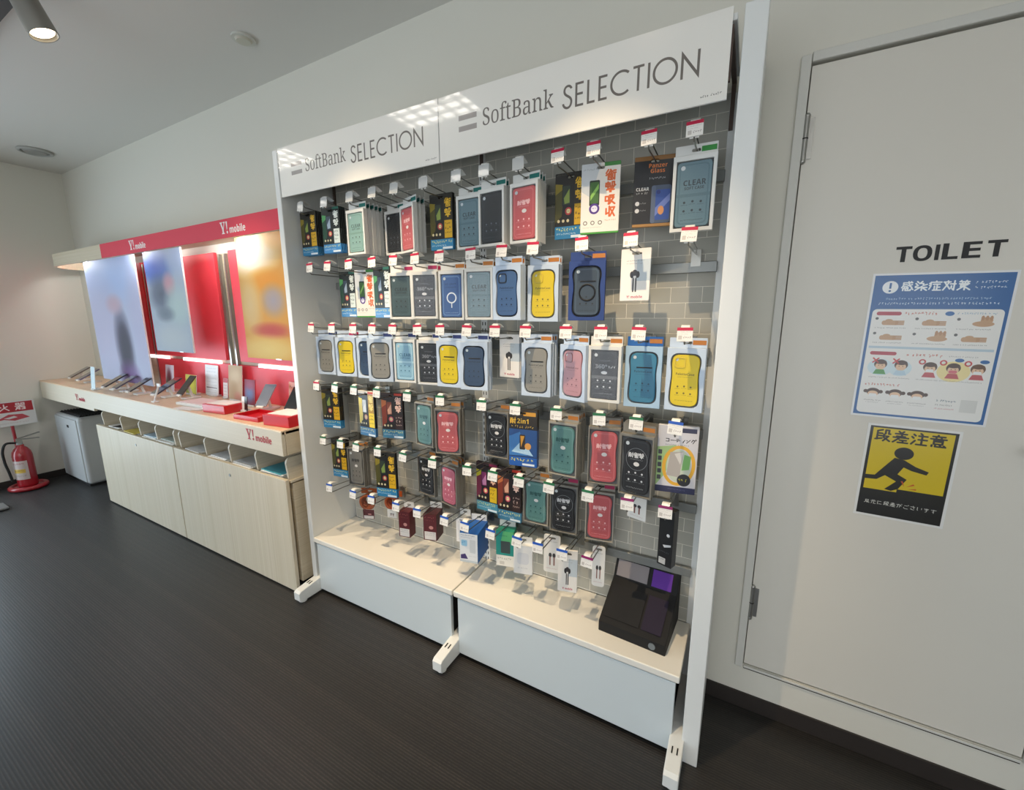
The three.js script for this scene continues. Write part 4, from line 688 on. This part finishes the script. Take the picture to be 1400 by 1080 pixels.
{
  const cols = ['#e9e7e2', '#d8c65a', '#a9c4d8', '#b9c8c4', '#dfe3e6', '#d6dde4', '#c4cad0', '#4aa0b4'], name = ['white and black', 'yellow', 'pale blue', 'grey green', 'white', 'bluish white', 'grey', 'turquoise'];
  const where = ['in the slot nearest the air purifier', 'in the second slot from the air purifier', 'in the third slot from the air purifier', 'in the slot before the cabinet joint', 'in the slot just past the cabinet joint', 'in the second slot past the cabinet joint', 'in the third slot past the cabinet joint', 'in the slot nearest the display rack'];
  for (let i = 0; i < 8; i++) {
    const a = slotXs[i >> 2][i & 3], b = slotXs[i >> 2][(i & 3) + 1], t = thing('leaflet_stack', name[i] + ' leaflets lying ' + where[i], 'leaflets', [(a + b) / 2, 0.6355, 0.27], 0, 'leaflets in the worktop slots');
    const n = 3 + (i * 5) % 4; for (let k = 0; k < n; k++) mesh('leaflet', box(0.18, 0.004, 0.22), k === n - 1 ? mat(cols[i], 0.5) : M.paper, t, [rr(-0.01, 0.01), 0.002 + k * 0.0042, rr(-0.015, 0.012)], [0, rr(-0.06, 0.06), 0]);
    if (i === 0) mesh('black_card', box(0.1, 0.003, 0.1), M.black, t, [0.04, n * 0.0042 + 0.0016, 0.05], [0, 0.2, 0]);
  }
}
// canopy
const CAN = { y0: 1.882, y1: 1.976, z: 0.3 };
{
  const t = thing('canopy', 'wooden canopy with red fascia and white lettering above the phone display', 'canopy', [0, CAN.y0, 0]);
  const s = new THREE.Shape(); s.moveTo(CX1, 0.002); s.lineTo(CX1, -CAN.z); s.lineTo(-4.95, -CAN.z); s.bezierCurveTo(-5.16, -CAN.z, -5.25, -0.22, -5.27, -0.1); s.lineTo(-5.28, 0.002);
  const g = new THREE.ExtrudeGeometry(s, { depth: CAN.y1 - CAN.y0, bevelEnabled: false, curveSegments: 10 }); g.rotateX(-Math.PI / 2); g.scale(1, 1, 1);
  // a hollow under-tray: the fascia hangs below the soffit
  mesh('canopy_top', (() => { const q = new THREE.ExtrudeGeometry(s, { depth: 0.03, bevelEnabled: false, curveSegments: 10 }); q.rotateX(-Math.PI / 2); q.translate(0, CAN.y1 - CAN.y0 - 0.03, 0); return q; })(), M.wood, t);
  const rim = new THREE.Shape(); rim.moveTo(CX1, -CAN.z); rim.lineTo(-4.95, -CAN.z); rim.bezierCurveTo(-5.16, -CAN.z, -5.25, -0.22, -5.27, -0.1); rim.lineTo(-5.28, 0.002); rim.lineTo(-5.262, 0.002); rim.lineTo(-5.252, -0.1); rim.bezierCurveTo(-5.23, -0.21, -5.14, -CAN.z + 0.018, -4.95, -CAN.z + 0.018); rim.lineTo(CX1, -CAN.z + 0.018);
  const rg = new THREE.ExtrudeGeometry(rim, { depth: CAN.y1 - CAN.y0 - 0.03, bevelEnabled: false, curveSegments: 10 }); rg.rotateX(-Math.PI / 2);
  mesh('canopy_rim', rg, M.wood, t);
  const band = mesh('red_fascia', box(CX1 + 4.06, CAN.y1 - CAN.y0, 0.003), M.redBand, t, [(CX1 - 4.06) / 2, (CAN.y1 - CAN.y0) / 2, CAN.z + 0.002]);
  const ink = mat(0xf0ecea, 0.5);
  for (const x of [-2.5, -3.6]) brand(t, x, 0.02, CAN.z + 0.0036, 0.06, ink);
  for (const x of [-4.9, -3.77, -3.03, -2.47]) {
    const d = mesh('downlight', cyl(0.02, 0.02, 0.008, 20), M.white, t, [x, CAN.y1 - CAN.y0 - 0.034, 0.262]);
    mesh('downlight_lens', cyl(0.016, 0.016, 0.004, 20), new THREE.MeshStandardMaterial({ color: 0xffffff, emissive: 0xfff2dc, emissiveIntensity: 5 }), d, [0, -0.005, 0]);
    const L = new THREE.PointLight(new THREE.Color(0.97, 0.99, 1), x < -4.5 ? 0.8 : 0.42, 0, 2); L.name = 'downlight_glow'; L.castShadow = true; L.shadow.radius = 1.4; L.position.set(0, -0.009, 0.008); d.add(L);
  }
}
{
  const t = thing('wall_panelling', 'wooden wall backing with three red panels behind the hanging posters', 'panelling', [0, 0, 0]);
  mesh('backing_board', box(-1.987 + 5.1, 0.97, 0.012), M.wood, t, [(-1.987 - 5.1) / 2, 1.396, 0.007]);
  for (const [a, b] of [[-5.08, -4.2], [-4.15, -3.13], [-2.96, -1.99]]) { const p = mesh('red_panel', rbox(b - a, 0.715, 0.022, 0.003), M.redPanel, t, [(a + b) / 2, 1.532, 0.026]); p.userData.label = 'bright red panel'; }
  mesh('lower_red_panel', rbox(2.2, 0.24, 0.014, 0.002), M.redPanel, t, [-3.1, 1.03, 0.021]);
  for (const x of [-4.175, -3.08, -3.01]) { const p = mesh('metal_strip', box(0.016, 0.95, 0.02), M.steel, t, [x, 1.4, 0.024]); p.userData.label = 'slim metal strip between red panels'; }
  for (const [a, b] of [[-3.72, -3.2], [-2.75, -2.02], [-4.28, -3.95]]) {
    const l = mesh('light_bar', box(b - a, 0.022, 0.012), new THREE.MeshStandardMaterial({ color: 0xffffff, emissive: 0xf2f6ff, emissiveIntensity: 1.6 }), t, [(a + b) / 2, 1.158, 0.036]); l.userData.label = 'glowing white light bar';
    const L = new THREE.RectAreaLight(new THREE.Color(0.95, 0.97, 1), 1.6, b - a, 0.022); L.name = 'light_bar_glow'; L.position.set(0, -0.006, 0.008); L.rotation.x = -0.6; L.rotation.y = Math.PI; L.lookAt(0, -1, 1.2); l.add(L);
  }
}
// hanging posters: soft colour fields, as the photograph shows them
function softPrint(w, h, base, blobs) { return print(w, h, (g) => { R(g, base, 0, 0, w, h); for (const [x, y, rx, ry, c] of blobs) { g.save(); g.translate(x * w, y * h); g.scale(rx * w, ry * h); const q = g.createRadialGradient(0, 0, 0, 0, 0, 1); q.addColorStop(0, c + 'ff'); q.addColorStop(0.45, c + 'c8'); q.addColorStop(1, c + '00'); g.fillStyle = q; g.beginPath(); g.arc(0, 0, 1, 0, 7); g.fill(); g.restore(); } }, 0.65, 0); }
function hanging(name, label, x0, x1, y0, y1, z, m, tilt = 0) {
  const t = thing(name, label, 'poster', [(x0 + x1) / 2, y0, z]), w = x1 - x0, h = y1 - y0; t.rotation.x = tilt;
  mesh('poster_board', new THREE.BoxGeometry(w, h, 0.01), [M.white, M.white, M.white, M.white, m, M.white], t, [0, h / 2, 0]);
  for (const s of [-1, 1]) mesh('hanger', box(0.014, 0.03, 0.016), M.steel, t, [s * w * 0.42, h - 0.005, -0.004]); mesh('foot_clip', box(0.05, 0.006, 0.016), M.steel, t, [w * 0.2, 0.002, 0]);
}
hanging('hanging_poster', 'lavender poster with a dark phone shape hanging under the canopy', -4.74, -3.84, 0.96, 1.905, 0.2, softPrint(160, 220, '#a9b0c8', [[0.55, 0.1, 0.9, 0.3, '#9db0d8'], [0.25, 0.55, 0.5, 0.5, '#aeacc4'], [0.58, 0.7, 0.2, 0.36, '#2e2a3e'], [0.6, 0.72, 0.13, 0.24, '#2a263a'], [0.6, 0.96, 0.24, 0.18, '#6e4c84'], [0.95, 0.5, 0.25, 0.5, '#a8a8c4'], [0.5, 0.36, 0.2, 0.1, '#b49aa8']]));
hanging('hanging_poster', 'blue and white poster hanging over the middle red panel', -3.69, -3.18, 1.235, 1.905, 0.2, softPrint(160, 210, '#98a4b4', [[0.25, 0.15, 0.6, 0.22, '#2a4aa0'], [0.35, 0.42, 0.4, 0.22, '#4e566a'], [0.6, 0.33, 0.2, 0.14, '#b88a94'], [0.75, 0.55, 0.4, 0.25, '#a4b8b8'], [0.4, 0.62, 0.3, 0.1, '#66727f'], [0.5, 0.86, 0.6, 0.2, '#a9b2b8'], [0.85, 0.1, 0.3, 0.2, '#8c9cbc']]));
hanging('hanging_poster', 'yellow and cream poster hanging beside the display rack', -2.56, -2.13, 1.235, 1.905, 0.2, softPrint(160, 210, '#c08c38', [[0.3, 0.16, 0.7, 0.2, '#f2eee4'], [0.6, 0.36, 0.5, 0.12, '#c8841a'], [0.7, 0.52, 0.32, 0.16, '#8e8a98'], [0.2, 0.55, 0.3, 0.3, '#c0a878'], [0.6, 0.76, 0.5, 0.08, '#a83e3a'], [0.5, 0.92, 0.8, 0.14, '#cdb870'], [0.9, 0.05, 0.3, 0.1, '#e0a85a']]));

// ---------------------------------------------------------------- things standing on the worktop
function phoneStand(x, z, col, label, o = {}) {
  const t = thing('display_phone', label, 'phone', [x, CT, z], o.ry ?? 0, 'phones on slanted stands'), a = o.tilt ?? -1.05;
  const w = o.w ?? 0.076, l = o.l ?? 0.158, up = 0.035 + Math.cos(a) * l / 2;
  mesh('stand_base', rbox(0.07, 0.012, 0.1, 0.004, 2), M.whitePlastic, t, [0, 0.006, -0.02]);
  mesh('stand_arm', rod([0, 0.01, -0.03], [0, up - 0.008, -0.012], 0.009), M.whitePlastic, t); mesh('stand_ledge', box(w * 0.6, 0.012, 0.01), M.whitePlastic, t, [0, up - Math.cos(a) * (l / 2) - 0.004, -Math.sin(a) * (l / 2) + 0.002], [a, 0, 0]);
  const p = mesh('phone', rbox(w, l, 0.009, 0.004, 2), mat(col, 0.3, { clearcoat: 0.6 }), t, [0, up, -0.002], [a, 0, 0]);
  mesh('screen', box(w * 0.92, l * 0.94, 0.0008), mat(o.screen ?? 0x14161a, 0.12, { clearcoat: 1 }), p, [0, 0, 0.0047]);
  mesh('cable', tube([[0, 0.012, -0.06], [0.006, 0.005, -0.075], [-0.012, 0.004, -0.085]], 0.0025, 6, 20, true), M.whitePlastic, t);
}
phoneStand(-5.22, 0.22, 0x5a4c46, 'bronze phone on a slanted stand nearest the left wall');
phoneStand(-4.95, 0.24, 0x5c5474, 'violet phone on a slanted stand beside the acrylic sign');
phoneStand(-4.28, 0.285, 0x2c2838, 'dark phone on a slanted stand past the acrylic sign', { l: 0.165 });
phoneStand(-4.1, 0.285, 0x4a4660, 'dusky violet phone on a slanted stand below the lavender poster');
phoneStand(-3.86, 0.285, 0x2a2636, 'black phone on a slanted stand between the violet phone and the yellow card');
phoneStand(-3.55, 0.24, 0x3c344a, 'large dark phone on a slanted stand under the yellow card', { l: 0.19, w: 0.09 });
phoneStand(-3.36, 0.2, 0x4a3b34, 'brown phone on a slanted stand behind the white paper tray', { tilt: -0.7 });
phoneStand(-2.52, 0.15, 0x8d96a4, 'silver phone on a slanted stand in front of the orange label', { tilt: -0.75, ry: 0.35, screen: 0x7d8694 });
phoneStand(-2.285, 0.12, 0x3a4048, 'grey phone on a slanted stand beside the teal card', { tilt: -0.75, ry: 0.35 });
function standee(name, label, cat, x, z, w, h, m, o = {}) {
  const t = thing(name, label, cat, [x, CT, z], o.ry ?? 0); const b = o.back ?? M.white;
  mesh('card', new THREE.BoxGeometry(w, h, 0.004), [b, b, b, b, m, b], t, [0, h / 2 + 0.006, 0], [-0.1, 0, 0]);
  mesh('card_foot', rbox(w * 0.8, 0.012, 0.045, 0.003), o.foot ?? M.clearFoot, t, [0, 0.006, -0.004]);
}
M.clearFoot = mat(0xdfe4e6, 0.2, { clearcoat: 0.6 });
standee('acrylic_sign', 'tall pale blue acrylic sign at the worktop edge', 'sign', -4.43, 0.36, 0.075, 0.175, print(60, 140, (g, w, h) => { R(g, '#c9dde4', 0, 0, w, h); fine(g, 8, 20, 44, 6, '#a8c2cc'); fine(g, 8, 40, 44, 6, '#a8c2cc'); fine(g, 8, 100, 44, 6, '#b4ccd4'); }));
standee('yellow_card', 'yellow green promotional card above the large dark phone', 'card', -3.52, 0.1, 0.15, 0.14, softPrint(80, 60, '#c9c43a', [[0.5, 0.5, 0.5, 0.5, '#dcd838'], [0.1, 0.8, 0.4, 0.4, '#8a9a3c']]));
standee('maroon_card', 'dark maroon card beneath the lavender poster', 'card', -3.78, 0.12, 0.12, 0.2, softPrint(60, 90, '#c8c0cc', [[0.45, 0.5, 0.4, 0.45, '#5a1f2c'], [0.2, 0.7, 0.3, 0.3, '#5a5c4c']]));
standee('price_sheet', 'white price sheet standing before the lower red panel', 'sheet', -3.34, 0.045, 0.17, 0.215, print(120, 160, (g, w, h) => { R(g, '#e4e8ea', 0, 0, w, h); for (let i = 0; i < 6; i++) fine(g, 12, 14 + i * 18, 96, 8, '#aab4bc'); R(g, '#7a7478', 10, 118, 100, 6); for (let i = 0; i < 2; i++) fine(g, 12, 130 + i * 14, 90, 6, '#a8a4a8'); }));
standee('small_red_card', 'narrow white and red price card beside the price sheet', 'card', -3.14, 0.06, 0.055, 0.135, print(50, 100, (g, w, h) => { R(g, '#ece4e4', 0, 0, w, h); R(g, '#c84a58', 0, 0, w, 22); for (let i = 0; i < 4; i++) fine(g, 6, 32 + i * 16, 38, 8, '#c9808a'); }));
standee('beige_card', 'tall beige card with soft print between the red panels', 'card', -2.98, 0.075, 0.16, 0.235, softPrint(80, 110, '#c8b090', [[0.5, 0.3, 0.5, 0.25, '#d8c6a8'], [0.4, 0.7, 0.4, 0.3, '#b89a78'], [0.7, 0.9, 0.4, 0.2, '#c88a78']]));
standee('gradient_card', 'blue and pink gradient card in red frame on the worktop', 'card', -2.72, 0.13, 0.115, 0.165, softPrint(70, 100, '#8a3a50', [[0.45, 0.55, 0.6, 0.45, '#6a86b8'], [0.5, 0.2, 0.5, 0.25, '#a05a74']]), { back: M.red });
standee('teal_card', 'teal promotional card standing against the display rack', 'card', -2.12, 0.1, 0.15, 0.24, softPrint(80, 110, '#7aa8a8', [[0.5, 0.2, 0.6, 0.25, '#a8d0cc'], [0.5, 0.65, 0.5, 0.35, '#3c6a74'], [0.2, 0.9, 0.3, 0.2, '#4a4a5a']]));
standee('orange_label', 'orange price label behind the silver phone', 'label', -2.4, 0.05, 0.09, 0.16, print(60, 100, (g, w, h) => { R(g, '#d86a1c', 0, 0, w, h); fine(g, 8, 12, 44, 14, '#7a3408'); fine(g, 8, 36, 44, 10, '#8a440c'); R(g, '#c9b8a8', 6, 56, 48, 38); }));
standee('white_handset_box', 'black and white handset box standing by the red gift box', 'box', -2.6, 0.235, 0.055, 0.085, print(50, 80, (g, w, h) => { R(g, '#e2e2e0', 0, 0, w, h); R(g, '#1c1d20', 26, 0, 24, h); fine(g, 4, 30, 20, 6, '#7a7a7a'); }), { back: M.black });
function redBox(x, z, w, d, h, label, ry) {
  const t = thing('red_box', label, 'box', [x, CT, z], ry);
  mesh('box_body', rbox(w, h, d, 0.003), M.red, t, [0, h / 2, 0]); mesh('white_card', box(w * 0.86, 0.003, d * 0.8), M.paper, t, [0.004, h + 0.002, -0.006], [0, 0.05, 0]);
}
redBox(-2.72, 0.29, 0.2, 0.13, 0.05, 'shiny red gift box with white card top beside the handset box', 0.1);
redBox(-2.1, 0.29, 0.19, 0.15, 0.058, 'shiny red gift box with white card top touching the display rack', 0.1);
{
  const t = thing('red_tray', 'shallow open red tray between the two red gift boxes', 'tray', [-2.37, CT, 0.29], 0.06);
  mesh('tray_floor', box(0.21, 0.005, 0.15), M.red, t, [0, 0.0025, 0]);
  for (const [x, z, w, d] of [[0, 0.0735, 0.21, 0.004], [0, -0.0735, 0.21, 0.004], [0.103, 0, 0.004, 0.15], [-0.103, 0, 0.004, 0.15]]) mesh('tray_side', box(w, 0.026, d), M.red, t, [x, 0.013, z]);
  const u = thing('paper_tray', 'flat white paper tray with pink edge on the worktop', 'tray', [-3.06, CT, 0.25], 0.05);
  mesh('tray_base', rbox(0.3, 0.018, 0.16, 0.003), M.paper, u, [0, 0.009, 0]); mesh('tray_sheet', box(0.27, 0.003, 0.13), mat(0xe6cfcc, 0.6), u, [0, 0.0195, 0]);
  const v = thing('leaflet_pair', 'two loose white leaflets at the worktop edge', 'leaflets', [-2.98, CT, 0.36], 0.1); for (let k = 0; k < 2; k++) mesh('leaflet', box(0.17, 0.002, 0.06), M.paper, v, [k * 0.06 - 0.03, 0.001 + k * 0.0022, 0], [0, k * 0.2, 0]);
  const w = thing('cable_stand', 'slim white leaning tag stand at the worktop edge below the yellow card', 'stand', [-3.42, CT, 0.365]); mesh('stand_foot', rbox(0.04, 0.008, 0.03, 0.002), M.white, w, [0, 0.004, 0]); mesh('stand_stem', rod([0, 0.006, 0.004], [0.03, 0.11, -0.02], 0.0055), M.white, w); mesh('stand_head', rbox(0.045, 0.022, 0.008, 0.003), M.white, w, [0.032, 0.115, -0.021]);
}

// ---------------------------------------------------------------- air purifier, fire extinguisher, floor foot
{
  const t = thing('air_purifier', 'grey white air purifier with dark top grille standing under the worktop', 'air purifier', [-5.2, 0, 0.25]);
  const sh = mat(0xaeb0b0, 0.5);
  mesh('body', rbox(0.56, 0.6, 0.24, 0.03, 3), sh, t, [0, 0.32, 0]); mesh('front_panel', rbox(0.5, 0.56, 0.02, 0.008, 2), mat(0xb2b4b4, 0.45), t, [0.0, 0.32, 0.118]);
  mesh('top_grille', (() => { const l = [at(box(0.46, 0.012, 0.18), 0, 0, 0)]; for (let i = 0; i < 9; i++) l.push(at(box(0.45, 0.01, 0.006), 0, 0.009, -0.08 + i * 0.02)); return merge(...l); })(), M.black, t, [0, 0.62, 0]);
  mesh('emblem', box(0.035, 0.022, 0.003), M.slot, t, [0.06, 0.53, 0.1295]); mesh('plinth', rbox(0.5, 0.03, 0.22, 0.006), M.rubber, t, [0, 0.015, 0]);
}
{
  const X = -5.38, Z = 0.63, t = thing('fire_extinguisher', 'red fire extinguisher with black hose standing in a round stand', 'fire extinguisher', [X, 0.03, Z]);
  const red = mat(0xa0121f, 0.3, { clearcoat: 0.7 });
  mesh('cylinder', new THREE.LatheGeometry([[0.001, 0], [0.056, 0], [0.062, 0.008], [0.062, 0.27], [0.056, 0.305], [0.04, 0.334], [0.024, 0.35], [0.024, 0.365], [0.001, 0.365]].map((p) => new THREE.Vector2(...p)), 28), red, t);
  mesh('label_wrap', new THREE.CylinderGeometry(0.0628, 0.0628, 0.165, 28, 1, true, -0.9, 2.6), print(256, 128, (g, w, h) => { R(g, '#c9b9b4', 0, 0, w, h); R(g, '#2a2a2c', 20, 26, 52, 78); O(g, '#dadada', 46, 48, 14); O(g, '#dadada', 46, 84, 12); fine(g, 90, 12, 140, 14, '#a03038'); R(g, '#d8b24a', 96, 56, 130, 26); fine(g, 100, 62, 110, 10, '#6a4a20'); fine(g, 96, 96, 130, 12, '#7a6a66'); }), t, [0, 0.15, 0]);
  mesh('valve', merge(at(cyl(0.02, 0.02, 0.04, 14), 0, 0.38, 0), at(box(0.05, 0.03, 0.028), 0.0, 0.4, 0)), M.steel, t);
  mesh('handle', merge(at(box(0.03, 0.006, 0.13), 0, 0.405, -0.055, -0.08), at(box(0.03, 0.006, 0.14), 0, 0.432, -0.06, 0.22)), M.steel, t);
  mesh('hose', tube([[0, 0.385, 0.02], [0, 0.39, 0.075], [0, 0.34, 0.1], [0, 0.24, 0.104], [0, 0.14, 0.092], [0, 0.06, 0.084]], 0.009, 8, 36, true), M.rubber, t);
  const st = thing('extinguisher_stand', 'red ring stand with pole carrying a red and white extinguisher sign', 'stand', [X, 0, Z]);
  mesh('stand_ring', new THREE.TorusGeometry(0.105, 0.019, 12, 40), red, st, [0, 0.022, 0], [Math.PI / 2, 0, 0]); mesh('stand_plate', cyl(0.1, 0.1, 0.008, 32), red, st, [0, 0.024, 0]);
  mesh('pole', cyl(0.011, 0.011, 0.52, 12), red, st, [-0.098, 0.29, 0]);
  const sg = mesh('sign_board', new THREE.BoxGeometry(0.008, 0.21, 0.34), [print(340, 210, (g, w, h) => { R(g, '#d8d6d4', 0, 0, w, h); R(g, '#a81828', 10, 8, w - 20, 84); jp(g, '消火器', 40, 18, 62, '#ead9d8', 8, false, 1.5); P(g, '#b8404c', [[90, 160], [180, 110], [260, 116], [300, 150], [210, 168], [150, 150]]); P(g, '#d8d6d4', [[150, 140], [210, 126], [230, 140], [180, 150]]); fine(g, 30, 110, 60, 10, '#a8888a'); fine(g, 30, 180, 260, 10, '#b0989a'); }), M.white, M.white, M.white, M.white, M.white], st, [-0.09, 0.655, 0.02]);
}
{
  const t = thing('floor_foot', 'small grey metal foot on the carpet in front of the extinguisher', 'foot', [-4.98, 0, 0.92]);
  mesh('foot_plate', rbox(0.16, 0.018, 0.16, 0.007, 2), mat(0x8d8f90, 0.35, { metalness: 0.6 }), t, [0, 0.014, 0]); mesh('foot_pad', rbox(0.15, 0.008, 0.15, 0.003), M.rubber, t, [0, 0.004, 0]); mesh('foot_post', cyl(0.02, 0.02, 0.5, 14), M.steel, t, [-0.04, 0.27, 0.06]);
}

renderer.render(scene, camera);
